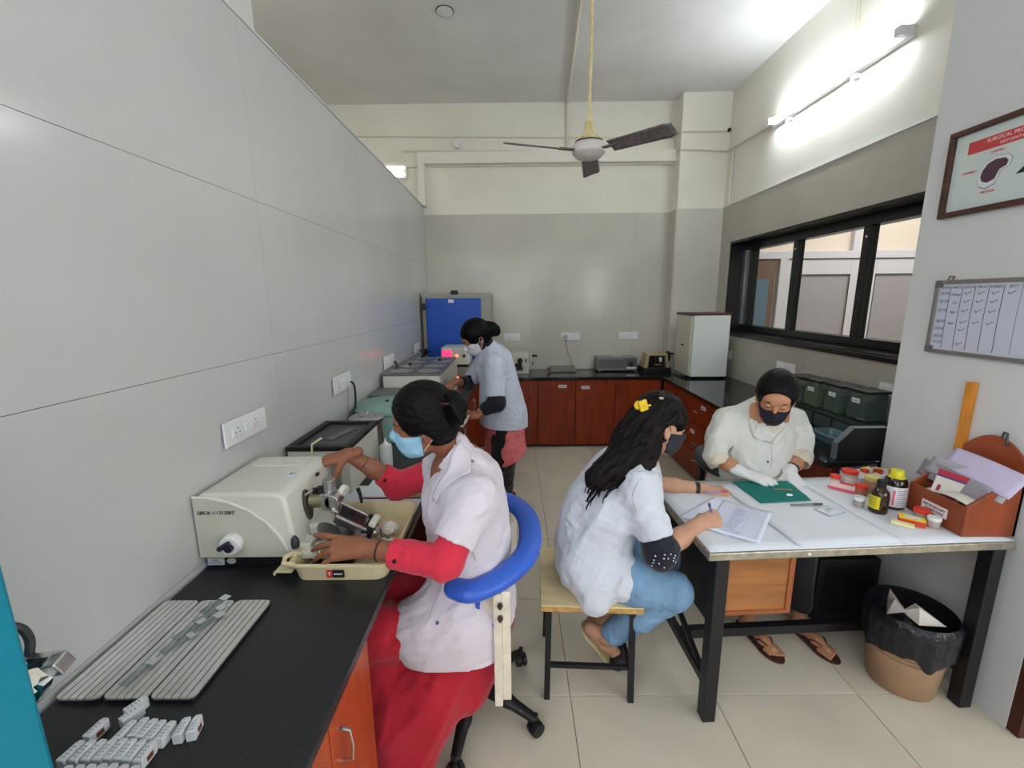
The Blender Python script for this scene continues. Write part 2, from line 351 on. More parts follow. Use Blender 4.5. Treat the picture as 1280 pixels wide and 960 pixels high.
G(wallm((.62,5.18,1.185),(0,-1,0))).cyl((0,0,0),(0,0,.03),.024).obj('plug', M('plug_grey',(170,170,165),.5), None)
tag(bpy.data.objects['plug'],'round grey plug in the middle back wall socket','plug')
cord([(.62,5.15,1.18),(.64,5.17,1.02),(.69,5.17,.9),(.70,5.12,.815),(.82,5.06,.806),(.96,5.1,.81),(1.0,5.15,.86)],.004,cgrey,'grey cord falling from the back wall plug onto the counter')
cord([(2.27,2.62,1.03),(2.2,2.58,.95),(2.15,2.5,.90),(2.0,2.45,.93)],.004,cgrey,'grey cord hanging from the small right socket')
# ---------------- counters and cabinets ----------------
HT = .8
def counter(name, boxes, label, mat=granite):
    g = G()
    for b in boxes: g.box(b[0],b[1],HT-.03,b[2],b[3],HT)
    return tag(g.obj(name, mat, bevel=.004), label, 'worktop')
counter('granite_worktop', [(-.992,-.3,-.388,4.61)], 'black granite worktop running along the left wall under the microtome', granite2)
counter('granite_worktop', [(-.992,4.61,1.79,5.192)], 'black granite worktop along the back wall')
counter('granite_worktop', [(1.585,2.11,2.29,4.61)], 'black granite worktop along the right wall under the window')
struct(G().box(-.99,4.62,.0,-.9,5.19,.76).obj('trim_4', lamin_d))
def cabinet(label, p, L, depth, fronts, mat=lamin, group=None):
    """p = front left bottom corner, frame: x along the front, -y out of it"""
    loc, rz = p
    t = thing('base_cabinet', label, 'cabinet', loc, rz, group)
    G().box(0,.02,.06,L,depth,HT-.031).box(.01,.05,.0,L-.01,depth,.06).obj('body', lamin_d, t)
    for f in fronts:
        x0_,z0_,x1_,z1_ = f['r']
        d = G().box(x0_+.003,0,z0_+.003,x1_-.003,.019,z1_-.003).obj(f.get('n','door'), mat, t, bevel=.0015, seg=1)
        if 'hv' in f:
            hx,hz = f['hv']; G().tube([(hx,0,hz-.045),(hx,-.022,hz-.04),(hx,-.026,hz),(hx,-.022,hz+.04),(hx,0,hz+.045)],.0045,8).obj('handle', chrome, d, smooth=True)
        if 'hh' in f:
            hx,hz = f['hh']; G().tube([(hx-.045,0,hz),(hx-.04,-.02,hz),(hx,-.025,hz),(hx+.04,-.02,hz),(hx+.045,0,hz)],.0045,8).obj('handle', chrome, d, smooth=True)
        if 'lab' in f:
            lx,lz,s_ = f['lab']; lp = G().box(lx-.045,-.0015,lz-.017,lx+.045,0,lz+.017).obj('paper_label', paper, d)
            text(s_, .015, ink, d, T((lx,-.002,lz),(math.pi/2,0,0)))
    return t
FB = 4.63
cabinet('red-brown base cabinet behind the standing woman, single door', ((-.16,FB,0),0), .417,.56,[dict(r=(0,.03,.417,.765),hv=(.345,.66))])
cabinet('red-brown base cabinet with two labelled doors on the back wall', ((.257,FB,0),0), .846,.56,[dict(r=(0,.03,.414,.765),hv=(.374,.675),lab=(.27,.695,'STAIN JARS')),dict(r=(.414,.03,.846,.765),hv=(.46,.675),lab=(.52,.68,'GLASSWARE'))])
cabinet('red-brown base cabinet in the back right corner, unlabelled door', ((1.103,FB,0),0), .50,.56,[dict(r=(0,.03,.50,.765),hv=(.03,.67))])
cabinet('red-brown base cabinet at the back beneath the blue door', ((-.9,FB,0),0), .73,.56,[dict(r=(0,.03,.365,.765),hv=(.33,.66)),dict(r=(.365,.03,.73,.765),hv=(.40,.66))])
R90 = -math.pi/2
def rc(y1, L, fr, label): cabinet(label, ((1.615,y1,0),R90), L,.66,fr)
rc(4.60,.50,[dict(r=(0,.03,.50,.765),hv=(.46,.66))],'red-brown base cabinet at the corner end of the right worktop')
rc(4.10,.62,[dict(r=(0,.53,.62,.765),hh=(.38,.64),lab=(.50,.70,'SLIDES'),n='drawer'),dict(r=(0,.28,.62,.53),hh=(.38,.35),lab=(.31,.44,'BLOCKS'),n='drawer'),dict(r=(0,.03,.62,.28),hh=(.38,.2),n='drawer')],'red-brown cabinet of three drawers below the white cabinet')
rc(3.48,.62,[dict(r=(0,.53,.62,.765),hh=(.31,.62),n='drawer'),dict(r=(0,.28,.62,.53),hh=(.31,.38),n='drawer'),dict(r=(0,.03,.62,.28),hh=(.31,.17),n='drawer')],'red-brown cabinet of three drawers behind the black chair')
rc(2.86,.75,[dict(r=(0,.03,.375,.765),hv=(.34,.64)),dict(r=(.375,.03,.75,.765),hv=(.41,.64))],'red-brown base cabinet behind the gloved woman')
L90 = math.pi/2
def lc(y0_, L, fr, label, mat=lamin): cabinet(label, ((-.41,y0_,0),L90), L,.57,fr, mat)
lc(-.3,.60,[dict(r=(0,.03,.60,.765),hv=(.5,.62))],'red-brown base cabinet painted in a lit tone nearest the camera below the left worktop',lamin_l)
lc(.30,.735,[dict(r=(0,.03,.48,.765),hv=(.44,.62)),dict(r=(.48,.03,.735,.765),hv=(.53,.62))],'red-brown base cabinet painted in a lit tone with curved chrome handle beside the red dress',lamin_l)
lc(1.95,.88,[dict(r=(0,.03,.44,.765),hv=(.4,.62)),dict(r=(.44,.03,.88,.765),hv=(.48,.62))],'red-brown base cabinet beneath the green centrifuge')
lc(2.83,.88,[dict(r=(0,.03,.44,.765),hv=(.4,.62)),dict(r=(.44,.03,.88,.765),hv=(.48,.62))],'red-brown base cabinet beneath the water bath')
lc(3.71,.88,[dict(r=(0,.03,.44,.765),hv=(.4,.62)),dict(r=(.44,.03,.88,.765),hv=(.48,.62))],'red-brown base cabinet at the far end of the left worktop')

# ---------------- near left bench items ----------------
# aluminium slide trays
def slide_tray(x, label, w=.098):
    t = thing('slide_tray', label, 'tray', (x,.772,HT), 0, 'aluminium slide trays on the near worktop')
    n = 6; L = .305; W = w/n
    G().box(.004,.004,.001,w-.004,L-.004,.008).obj('base', M('tray_groove',(62,58,58),.6), t)
    for k in range(n):
        x0_ = k*W+.0015; x1_=(k+1)*W-.0015; c = .012
        if k==0: poly=[(x0_+c,0),(x1_,0),(x1_,L),(x0_+c,L),(x0_+.003,L-.004),(x0_,L-c),(x0_,c),(x0_+.003,.004)]
        elif k==n-1: poly=[(x0_,0),(x1_-c,0),(x1_-.003,.004),(x1_,c),(x1_,L-c),(x1_-.003,L-.004),(x1_-c,L),(x0_,L)]
        else: poly=[(x0_,0),(x1_,0),(x1_,L),(x0_,L)]
        G().prism(poly,.009,.0135).obj('slat', M('tray_aluminium',(208,206,203),.42,.3,var=(8,.04)), t)
    return t
slide_tray(-.985,'ribbed aluminium slide tray nearest the wall, left of three')
slide_tray(-.884,'ribbed aluminium slide tray in the middle with glass slides across it')
slide_tray(-.783,'ribbed aluminium slide tray on the right of the three, nearest the dark bench')
slg = M('slide_glass', (222,230,230), .06, trans=.92, ior=1.2); frosted = M('frosted_end',(196,204,204),.6)
for k,(x,y,a,l) in enumerate([(-.833,1.06,-.35,'far end, by the microtome'),(-.82,1.02,-.5,'second from the microtome'),(-.832,.965,-.42,'middle of the row'),(-.826,.92,-.52,'just nearer than the middle'),(-.85,.835,-.22,'near end, by the white cassettes'),(-.80,.985,-.45,'beside the middle, over the right tray')]):
    s = thing('glass_slide','clear glass microscope slide lying across the aluminium trays, '+l,'slide',(x,y,HT+.0142+.0012*k),a,'glass slides on the trays')
    G().box(-.0125,-.038,0,.0125,.038,.001).obj('glass', slg, s); G().box(-.0125,.018,.001,.0125,.038,.0012).obj('frosted_end', frosted, s)
# embedding cassettes
casp = M('cassette_plastic',(226,228,232),.45); wax = M('wax',(214,206,196),.5, sss=.2); tis = M('tissue_brown',(120,70,40),.7)
cas = thing('tissue_cassette','x','cassette',(0,0,0))
cb = G().prism([(-.0085,-.019),(.0085,-.019),(.0085,.014),(.0055,.02),(-.0055,.02),(-.0085,.014)],0,.021).obj('block', casp, cas, bevel=.0012)
G().box(-.0055,-.017,.021,.0055,.012,.0216).obj('writing_strip', M('strip_white',(238,240,244),.6), cas)
g = G()
for k in range(2):
    for j in range(4): g.box(-.0038+.0045*k,-.014+.0062*j,.0216,-.0022+.0045*k,-.0105+.0062*j,.0219)
g.obj('lettering', M('grey_blue_print',(120,128,160),.6), cas)
pos = [(-.825,.702,.1),(-.764,.697,.08),(-.742,.703,-.05),(-.723,.70,.04),(-.704,.697,.0),(-.683,.695,.03),(-.657,.703,-.12),(-.636,.708,-.2),
 (-.829,.657,.12),(-.808,.658,.08),(-.788,.659,.04),(-.768,.66,.0),(-.749,.661,.03),(-.73,.66,-.02),(-.711,.658,.02),(-.690,.656,-.02),
 (-.806,.612,.1),(-.785,.613,.06),(-.765,.614,.0),(-.746,.615,.05),(-.726,.615,0),(-.706,.613,.03),(-.684,.611,0)]
names = ['standing alone at the left of the back row']+['of the back row, place %s from the left'%s for s in ('two','three','four','five','six')]+['next to the right end of the back row','at the right end of the back row, with a dark core'] 
names += ['at the left end of the middle row']+['of the middle row, place %s from the left'%s for s in ('two','three','four','five','six','seven')]+['at the right end of the middle row, yellowed wax']
names += ['at the left end of the nearest row']+['of the nearest row, place %s from the left'%s for s in ('two','three','four','five','six')]+['at the right end of the nearest row']
for k,((x,y,a),nm) in enumerate(zip(pos,names)):
    o = copyt(cas,(x,y,HT+.0005),-a*1.2,'white tissue cassette '+nm); o['group']='white tissue cassettes on the black worktop'
    if k in (0,7,15): G().box(.0085,-.008,.005,.0092,.006,.015).obj('tissue_spot', tis, o)
for nm,x,y,a,rx in (('tilted on its side in front of the trays',-.79,.752,.5,.2),('leaning below the tilted one, brown spot',-.782,.733,.45,.0)):
    o = copyt(cas,(x,y,HT+.0005),-a,'white tissue cassette '+nm); o['group']='white tissue cassettes on the black worktop'
for c in list(cas.children): bpy.data.objects.remove(c)
bpy.data.objects.remove(cas)
# teal machine at the left edge of the frame
tm = thing('teal_instrument','teal enamelled bench instrument with chrome clamp at the left edge','machine',(-.72,.40,HT))
teal = M('teal_enamel',(20,140,165),.35)
G().box(-.2,-.12,0,.155,.03,.66).obj('housing', teal, tm, bevel=.006)
tl_ = lambda p: np.array(p)-np.array((-.72,.40,HT))
G().tube([tl_((-0.640,0.470,1.191)),tl_((-0.572,0.470,1.199))],.007,4).obj('upper_plate', steel, tm)
G().tube([tl_((-0.666,0.460,1.148)),tl_((-0.617,0.460,1.176)),tl_((-0.575,0.460,1.201))],[.012,.011,.008],4).obj('lever', chrome, tm)
G().tube([tl_((-0.562,0.450,1.213)),tl_((-0.557,0.455,1.195))],.014,4).obj('clamp_head', steel, tm, bevel=.002)
G().tube(smooth_pts([tl_((-0.650,0.440,1.122)),tl_((-0.609,0.440,1.146)),tl_((-0.580,0.440,1.171)),tl_((-0.567,0.440,1.194))],4),.009,4).obj('lower_arm', chrome, tm)
G().tube([tl_((-0.670,0.470,1.170)),tl_((-0.630,0.470,1.173))],.014,8).obj('shaft', M('gun_metal2',(110,106,96),.35,.8), tm, smooth=True)
G().cyl(tl_((-0.576,0.435,1.196)),tl_((-0.603,0.455,1.179)),.014,n=20).cyl(tl_((-0.572,0.432,1.200)),tl_((-0.576,0.435,1.196)),.008,n=6).obj('screw', chrome, tm)
G().cyl(tl_((-0.591,0.440,1.213)),tl_((-0.618,0.460,1.194)),.006,n=12).obj('small_screw', chrome, tm)
G().tube(smooth_pts([tl_((-0.628,0.470,1.243)),tl_((-0.622,0.475,1.234)),tl_((-0.623,0.480,1.214)),tl_((-0.621,0.475,1.199)),tl_((-0.624,0.470,1.185))],5),.005,8).obj('hose', M('dark_hose',(60,64,66),.5), tm, smooth=True)

# ---------------- microtome ----------------
mt = thing('rotary_microtome','ivory rotary microtome with handwheel and knife holder on the left worktop','microtome',(-.845,1.24,HT))
G().box(-.14,.01,0,.15,.33,.05).box(.15,.04,0,.30,.30,.03).obj('base', blackp, mt, bevel=.004)
prof = [(-.152,.042),(-.143,.235),(-.135,.25),(-.12,.257),(.10,.257),(.125,.25),(.135,.235),(.16,.042)]
g = G(T((0,0,0),(math.pi/2,0,0))); g.prism(prof,-.33,0); g.obj('housing', ivory, mt, smooth=True, bevel=.012, seg=3, ang=50)
curve = [(-.148,.247),(-.10,.245),(-.04,.232),(.02,.205),(.07,.165),(.105,.12),(.125,.08),(.138,.045)]
ivory2 = M('ivory_cover',(198,198,182),.4, var=(6,.03))
g = G(T((0,0,0),(math.pi/2,0,0))); g.prism([(-.150,.044)]+curve,0.0,.006); g.obj('side_cover', ivory2, mt, bevel=.002)
G().tube([(x,-.004,z) for x,z in curve],.0045,8).obj('cover_rim', M('ivory_rim',(222,222,208),.35), mt, smooth=True)
G(T((-.035,-.006,.099),(math.pi/2,0,0))).lathe([(.031,0),(.033,.004),(.032,.022),(.028,.028),(.0,.028)],32).obj('handwheel', whitepl, mt, smooth=True)
hb = G(T((-.045,-.036,.103),(0,-.55,0))); hb.box(-.026,-.008,-.008,.022,.004,.008)
hw = hb.obj('handwheel_grip', M('dark_violet_plastic',(34,24,46),.4), mt, bevel=.006, seg=3)
G().cyl((-.03,-.034,.096),(-.03,-.046,.096),.012,n=20).obj('crank_knob', M('dark_violet_plastic',(34,24,46),.4), mt)
mtm = lambda x,y,z: T((x,y,z),(math.pi/2,0,0))
text('LEICA', .0150, M('logo_black',(50,48,50),.5), mt, mtm(-.136,-.0075,.197), shear=.25, bold=.0003, align='LEFT')
text('RM', .0138, M('logo_pale',(160,158,150),.5), mt, mtm(-.092,-.0075,.197), shear=.25, align='LEFT')
text('2125RT', .0150, M('logo_black',(50,48,50),.5), mt, mtm(-.069,-.0075,.197), shear=.25, bold=.0003, align='LEFT')
G().box(-.136,.004,.012,-.085,.0095,.036).obj('rating_plate', M('plate_silver',(176,176,182),.4), mt); text('Leica', .008, ink, mt, mtm(-.11,.0035,.03), shear=.2); text('Biosystems Nussloch', .0045, ink, mt, mtm(-.11,.0035,.02))
G().lathe([(.014,0),(.014,.003),(.0,.0035)],24,T((-.062,.0095,.024),(math.pi/2,0,0))@Matrix.Diagonal((1,.7,1,1))).obj('oval_badge', M('badge',(170,172,160),.5), mt)
# top: shallow grip recess, service sticker
G().box(-.10,.22,.2565,.09,.30,.262).obj('top_tray_lip', ivory, mt, bevel=.003)
G(T((.085,.15,.2575),(0,0,.15))).box(-.018,-.022,0,.018,.022,.0008).obj('service_sticker', M('sticker',(214,226,232),.5), mt)
text('SERVICE\nDUE', .006, M('sticker_ink',(80,130,150),.5), mt, T((.085,.15,.259),(0,0,.15)))
# front arm, slot, specimen clamp
G().prism([(.13,.0),(.30,.0),(.30,.07),(.13,.07)],.03,.058).obj('base_arm', ivory, mt, bevel=.008, seg=3)
G().box(.13,.02,.052,.19,.075,.075).obj('arm_pad', M('ivory_rim',(222,222,208),.35), mt, bevel=.004)
G(T((.150,.11,.165),(0,math.pi/2-.1,0))@Matrix.Diagonal((1.0,.42,1,1))).lathe([(.0,-.008),(.052,-.006),(.055,0),(.05,.004),(0,.004)],28).obj('slot', M('slot_brown',(62,54,46),.6), mt, smooth=True)
G(T((.148,.20,.235),(0,.2,0))).box(-.004,-.007,-.005,.004,.007,.005).obj('lever_slot', blackp, mt)
G().box(.14,.095,.02,.24,.2,.10,T((0,0,0),(0,.0,0))).obj('slide_guard', ivory, mt, bevel=.01)
G().cyl((.155,.125,.175),(.20,.125,.175),.027,n=24).obj('specimen_disc', M('bronze_metal',(150,144,120),.35,.9), mt, bevel=.002)
G().box(.195,.10,.145,.228,.155,.205).obj('specimen_clamp', steel, mt, bevel=.004)
G().cyl((.232,.10,.175),(.232,.155,.175),.024,n=24).obj('clamp_drum', steel, mt, bevel=.002)
G().cyl((.215,.135,.20),(.215,.135,.245),.021,n=24).obj('orientation_knob', alu, mt, bevel=.003)
G().cyl((.19,.12,.2),(.19,.12,.225),.009).cyl((.172,.12,.2),(.172,.12,.218),.008).obj('black_screws', blackp, mt)
G().cyl((.245,.16,.195),(.262,.155,.19),.02,n=20).obj('cream_knob', ivory, mt, bevel=.003)
G(T((.165,.10,.215),(0,-.6,0))).box(-.02,-.004,-.004,.012,.006,.004).obj('eccentric_lever', steel, mt, bevel=.002)
kh = G(T((.295,.10,.05),(0,0,.25))); kh.prism([(-.05,-.05),(.05,-.05),(.05,.07),(-.05,.07)],-.01,.03); kh.obj('knife_holder_base', steel, mt, bevel=.004)
kp = T((.29,.115,.115),(0,.62,.25))
G(kp).box(-.05,-.045,-.022,.055,.055,.0).obj('knife_holder_body', M('dark_steel',(104,106,108),.35,.9), mt, bevel=.003)
G(kp).box(-.04,-.03,.0,.045,.05,.004).obj('dark_pressure_plate', M('dark_plate',(44,50,56),.25,.6), mt, bevel=.001)
G(kp).box(-.052,-.05,.0,.057,-.036,.007).obj('blade_clamp_bar', steel, mt, bevel=.0015); G(kp).box(-.052,.05,.0,.057,.058,.008).obj('blade_clamp_bar', steel, mt, bevel=.0015)
G(kp).box(-.075,-.035,.0,-.05,-.02,.012).obj('blade_ejector', chrome, mt, bevel=.002)
G(T((.30,.19,.15))).tube([(0,0,-.02),(-.003,0,.01),(-.01,0,.035)],[.005,.006,.008],10).obj('clamp_lever', blackp, mt, smooth=True)
G(T((.24,.05,.10),(0,.62,0.2))).cyl((0,0,-.004),(0,0,.003),.042,n=32).obj('round_plate', M('plate_grey',(120,122,120),.4,.7), mt, bevel=.001)
G().box(.33,.07,.03,.365,.16,.085).obj('lateral_drive', blackp, mt, bevel=.006)
G().cyl((.365,.115,.06),(.373,.115,.06),.02,n=20).box(.366,.07,.04,.371,.10,.075).obj('drive_dial', chrome, mt)
G(T((.362,.12,.10),(0,.5,0))).box(-.008,-.03,-.01,.016,.03,.01).obj('end_cap', ivory, mt, bevel=.005)
G(T((.155,-.004,.09),(0,0,.3))).lathe([(0,-.014),(.011,-.013),(.013,0),(.011,.016),(.004,.026),(0,.027)],16).obj('coarse_knob', M('dark_knob',(48,52,54),.45), mt, smooth=True)
# cream waste tray around the front of the microtome
tr = thing('waste_tray','cream plastic section waste tray under the microtome knife','tray',(-.54,1.17,HT))
def rr(x0,y0,x1,y1,r,n=5):
    out=[]
    for cx,cy,a in ((x1-r,y0+r,-90),(x1-r,y1-r,0),(x0+r,y1-r,90),(x0+r,y0+r,180)):
        for k in range(n+1):
            t_=math.radians(a+90*k/n); out.append((cx+r*math.cos(t_),cy+r*math.sin(t_)))
    return out
def tray_mesh(g, x0,y0,x1,y1,r,h,taper=.012,th=.003,rim=.007, m=None):
    A=rr(x0+taper,y0+taper,x1-taper,y1-taper,r); B=rr(x0,y0,x1,y1,r+.004); B2=rr(x0-rim,y0-rim,x1+rim,y1+rim,r+rim); 
    Bi=rr(x0+th,y0+th,x1-th,y1-th,r); Ai=rr(x0+taper+th,y0+taper+th,x1-taper-th,y1-taper-th,r); n=len(A)
    loops=[[(x,y,0) for x,y in A],[(x,y,h-.006) for x,y in B],[(x,y,h-.008) for x,y in B2],[(x,y,h-.002) for x,y in B2],[(x,y,h) for x,y in B],[(x,y,h-.004) for x,y in Bi],[(x,y,th) for x,y in Ai]]
    vs=[p for l in loops for p in l]; fs=[]
    for k in range(len(loops)-1):
        for i in range(n): fs.append((k*n+i,k*n+(i+1)%n,(k+1)*n+(i+1)%n,(k+1)*n+i))
    fs.append(tuple(range(n))[::-1]); fs.append(tuple(6*n+i for i in range(n)))
    return g.add(vs,fs,m)
g = G(); tray_mesh(g,-.145,0,.155,.41,.035,.062); g.obj('basin', creampl, tr, smooth=True)
g = G(); g.tube([(-.135,.06,.06),(-.15,.045,.07),(-.16,.02,.072),(-.155,-.002,.066),(-.12,-.004,.062)],.0075,10); g.obj('hooked_rim', creampl, tr, smooth=True)
G().box(-.19,.01,.025,-.14,.04,.033).tube([(-.188,.012,.03),(-.194,.012,.025),(-.194,.012,.018)],.004,8).obj('spout', creampl, tr, bevel=.002)
lb = G().box(-.03,-.004+.004,.016,-.012,.003+.003,.040).obj('red_label', M('label_red',(190,50,50),.5), tr); G().box(-.012,0,.016,.022,.006,.040).obj('black_label', M('label_black',(24,22,24),.5), tr)
text('T',.014,paper,tr,T((-.021,-.0008,.028),(math.pi/2,0,0)),bold=.0004); text('tarsons',.0085,paper,tr,T((.005,-.0008,.029),(math.pi/2,0,0)),bold=.0003)
G().box(-.11,.02,.0034,.02,.30,.02).obj('dark_recess', blackp, tr, bevel=.004)
# paper under the tray and wipes
o = G().box(-.70,1.585,HT+.001,-.40,1.74,HT+.003).obj('paper_sheet', paper); tag(o,'white paper sheet on the worktop behind the cream tray','paper')
o = thing('clipboard','brown clipboard with white sheet on the left worktop, beyond the tray','clipboard',(-.55,1.84,HT),0)
G().box(-.12,-.11,0,.15,.12,.005).obj('board', M('hardboard',(150,118,84),.5), o, bevel=.001); G().box(-.115,-.105,.005,.10,.115,.008).obj('sheet', paper, o)
G().box(-.125,-.12,0,.155,-.111,.006).obj('edge', M('maroon_edge',(90,50,56),.5), o)
o = G().box(-.77,1.62,HT+.004,-.66,1.85,HT+.006).obj('paper_sheet', paper); tag(o,'narrow white paper between cold plate and clipboard','paper')
# crumpled tissues are made with the cloth code below
# cold plate / heating unit with black frame top
cpn = thing('cold_plate','white cabinet cold plate with black recessed top against the left wall','appliance',(-.98,1.775,HT))
G().box(0,0,0,.265,.40,.20).obj('housing', M('pale_housing',(206,206,194),.45), cpn, bevel=.004)
g = G(); g.box(-.004,-.006,.2,.27,.03,.222); g.box(-.004,.38,.2,.27,.41,.222); g.box(-.004,.03,.2,.03,.38,.222); g.box(.24,.03,.2,.27,.38,.222); g.obj('black_rim', blackp, cpn, bevel=.004)
G().box(.03,.03,.2,.24,.38,.208).obj('recessed_plate', M('dark_grey_plate',(66,66,68),.4), cpn)
G(T((.15,.2,.208),(0,0,-.3))).box(-.02,-.08,0,.02,.1,.006).obj('tool_rest', M('grey_tool',(110,110,112),.4,.5), cpn, bevel=.002)
G().tube([(.11,-.01,.19),(.115,-.01,.235),(.14,.03,.25)],.005,8).obj('cord_loop', M('ivory_cord',(210,200,170),.6), cpn, smooth=True)
G().box(.17,-.006,.0,.225,.001,.19).obj('grey_side_strip', M('strip_grey',(150,152,144),.5), cpn)
G().box(.10,-.012,.07,.165,.001,.17).obj('black_vent', blackp, cpn, bevel=.01)
# round steel hot lid behind
hl = thing('round_hotplate','round brushed-steel lidded bath behind the cold plate','appliance',(-.80,2.28,HT))
G().lathe([(.075,0),(.08,.01),(.08,.19),(.09,.20),(.095,.212),(.085,.222),(.05,.228),(0,.23)],32).obj('body', steel, hl, smooth=True)
G().lathe([(.05,.228),(.052,.232),(.045,.234)],28).obj('ring', steel, hl, smooth=True); G().cyl((0,0,.228),(0,0,.25),.006).obj('knob', steel, hl)
# wash bottle
wbt = thing('wash_bottle','translucent white dropper bottle standing beyond the cold plate','bottle',(-.655,2.1,HT))
tran = M('translucent_plastic',(222,226,224),.35, trans=.25)
G().lathe([(.029,0),(.031,.006),(.031,.105),(.028,.115),(.012,.118)],24).obj('body', tran, wbt, smooth=True)
G().lathe([(.0125,.116),(.0125,.128),(.006,.13),(.003,.15),(.0,.152)],16).obj('nozzle', whitepl, wbt, smooth=True)
# green centrifuge
grn = M('green_enamel',(128,160,150),.4); 
ce = thing('centrifuge','round green enamelled centrifuge on the left worktop','centrifuge',(-.80,2.62,HT))
G().lathe([(.175,.0),(.185,.01),(.185,.17),(.19,.175),(.19,.19),(.18,.2),(.14,.225),(.06,.235),(0,.236)],40).obj('drum', grn, ce, smooth=True)
G().lathe([(.187,.165),(.192,.168),(.187,.172)],40).obj('seam_ring', M('green_dark',(84,116,108),.5), ce, smooth=True)
G().cyl((.03,-.06,.225),(.03,-.06,.243),.009).obj('peg', blackp, ce)
gb = thing('green_bath','green box bath with grey steel top behind the centrifuge','bath',(-.97,2.86,HT))
G().box(0,0,0,.30,.22,.19).obj('housing', grn, gb, bevel=.008); G().box(-.005,-.005,.19,.305,.225,.212).obj('steel_top', M('dull_steel',(130,132,130),.45,.8), gb, bevel=.004)
# water bath with ring lids
wbth = thing('water_bath','long beige water bath with steel ring lids along the left wall','bath',(-.96,3.12,HT))
G().box(0,0,0,.42,.95,.29).obj('housing', ivory, wbth, bevel=.006); lt = G().box(-.005,-.005,.29,.425,.955,.305).obj('steel_top', M('dull_steel2',(138,138,134),.35,.9), wbth, bevel=.003)
for k,(yy,xx) in enumerate(((.12,.12),(.12,.32),(.36,.12),(.36,.32),(.6,.12),(.6,.32),(.83,.12),(.83,.32))):
    G(T((xx,yy,.305))).lathe([(.088,0),(.09,.004),(.07,.008),(.066,.004),(.05,.008),(.046,.004),(.02,.01),(0,.01)],28).obj('ring_lid', steel, wbth, smooth=True)
    if k in (2,5,6): G(T((xx,yy,.305))).cyl((0,0,0),(0,0,.03),.01).obj('lid_knob', blackp, wbth)
for nm,z0_,l in (('control_unit',.215,'beige control unit with glowing red display, upper of two'),('control_unit',.0,'grey control unit with small red lamp, lower of two')):
    cu_ = thing(nm,l,'instrument',(-.70,4.16,HT+z0_))
    G().box(0,0,0,.27,.3,.165 if z0_ else .185).obj('case', ivory if z0_ else M('grey_case',(150,150,140),.5), cu_, bevel=.006)
    if z0_: 
        G().box(.01,-.004,.07,.10,.0,.14).obj('display', M('red_display',(255,60,110),.4,emit=((255,50,110),.7)), cu_)
        for dx in (.02,.05,.08): G().box(dx,-.004,.03,dx+.015,0,.05).obj('button', blackp, cu_)
    G().cyl((.15,-.006,.085),(.15,0,.085),.014).obj('red_lamp', M('red_lamp',(255,110,80),.4,emit=((255,90,50),3)), cu_)
    G().cyl((.22,-.012,.085),(.22,0,.085),.014).obj('dial', blackp, cu_)
o = G().box(-.66,4.2,HT+.186,-.45,4.45,HT+.214).obj('spacer_shelf', blackp); tag(o,'black shelf slab between the two control units','shelf')
# stack of papers / trays beside the standing woman
for k,(l) in enumerate(('white enamel tray under the standing woman\'s hands','folded white cloth on the tray by the standing woman')):
    if k==0:
        g=G(); tray_mesh(g,-.13,-.16,.13,.16,.03,.035); o=g.obj('enamel_tray', whitepl, smooth=True); o.location=(-.52,3.35,HT); 
        o.location=(-.455,2.93,HT); tag(o,l,'tray')
# oven with the blue door
ov = thing('blue_door_oven','grey laboratory oven with a bright blue door in the back left corner','oven',(-1.0+.008,4.72,HT))
gcase = M('oven_grey',(170,170,158),.5)
G().box(0,0,0.0,.75,.46,.90).obj('case', gcase, ov, bevel=.008)
blue = M('blue_door',(30,84,190),.35)
d = G().box(.06,-.028,.19,.645,0,.845).obj('door', blue, ov, bevel=.006)
G().box(.015,-.034,.16,.022,-.02,.87).obj('door_gap', blackp, ov)
for zz in (.28,.76): G().box(.022,-.045,zz-.035,.055,-.02,zz+.035).box(.055,-.038,zz-.006,.11,-.028,zz+.006).obj('hinge', blackm, ov, bevel=.003)
G().box(.30,-.032,.80,.36,-.028,.835).obj('name_plate', whitepl, ov)
G().box(.33,-.02,.885,.40,.02,.93).box(.32,-.03,.90,.41,-.01,.912).obj('top_latch', blackp, ov)
G().cyl((.19,-.01,.15),(.19,-.02,.15),.008).obj('pilot_light', M('pilot',(240,240,235),.3,emit=((255,255,250),1)), ov)

# ---------------- back counter devices ----------------
bm = thing('old_microtome','ivory rotary microtome with side handwheel on the back worktop','microtome',(.0,4.84,HT))
G().box(-.04,0,0,.17,.25,.04).box(-.04,.02,.04,.17,.25,.235).obj('housing', ivory, bm, bevel=.006)
G().box(.03,-.03,.05,.10,.02,.08).box(.045,-.02,.08,.09,.02,.13).cyl((.07,-.02,.15),(.07,.03,.15),.03).cyl((.03,-.02,.10),(.03,.02,.10),.018).obj('knife_block', M('gun_metal',(48,46,46),.4,.7), bm, bevel=.002)
G().lathe([(0,0),(.085,0),(.088,.008),(.085,.016),(0,.016)],28,T((.19,.12,.14),(0,math.pi/2,0))).obj('handwheel', ivory, bm, smooth=True)
G().cyl((.205,.12,.19),(.27,.12,.19),.011).obj('wheel_handle', blackp, bm); G().cyl((.205,.12,.10),(.225,.12,.10),.012).obj('lock_knob', blackp, bm)
G().box(.13,.012,.13,.145,.019,.17).obj('scale_window', blackp, bm)
tp = thing('slide_warmer','flat grey sloping plate resting on the back worktop','instrument',(.42,4.94,HT))
G(T((0,0,0),(math.pi/2,0,math.pi/2))).prism([(0,0),(.17,0),(.17,.052),(.0,.018)],0,.30).obj('case', M('warm_grey',(120,120,116),.4), tp, bevel=.004)
G().box(-.03,.0,0.02,-.0,.05,.055).obj('clip', M('clip_grey',(90,90,88),.4), tp, bevel=.005)
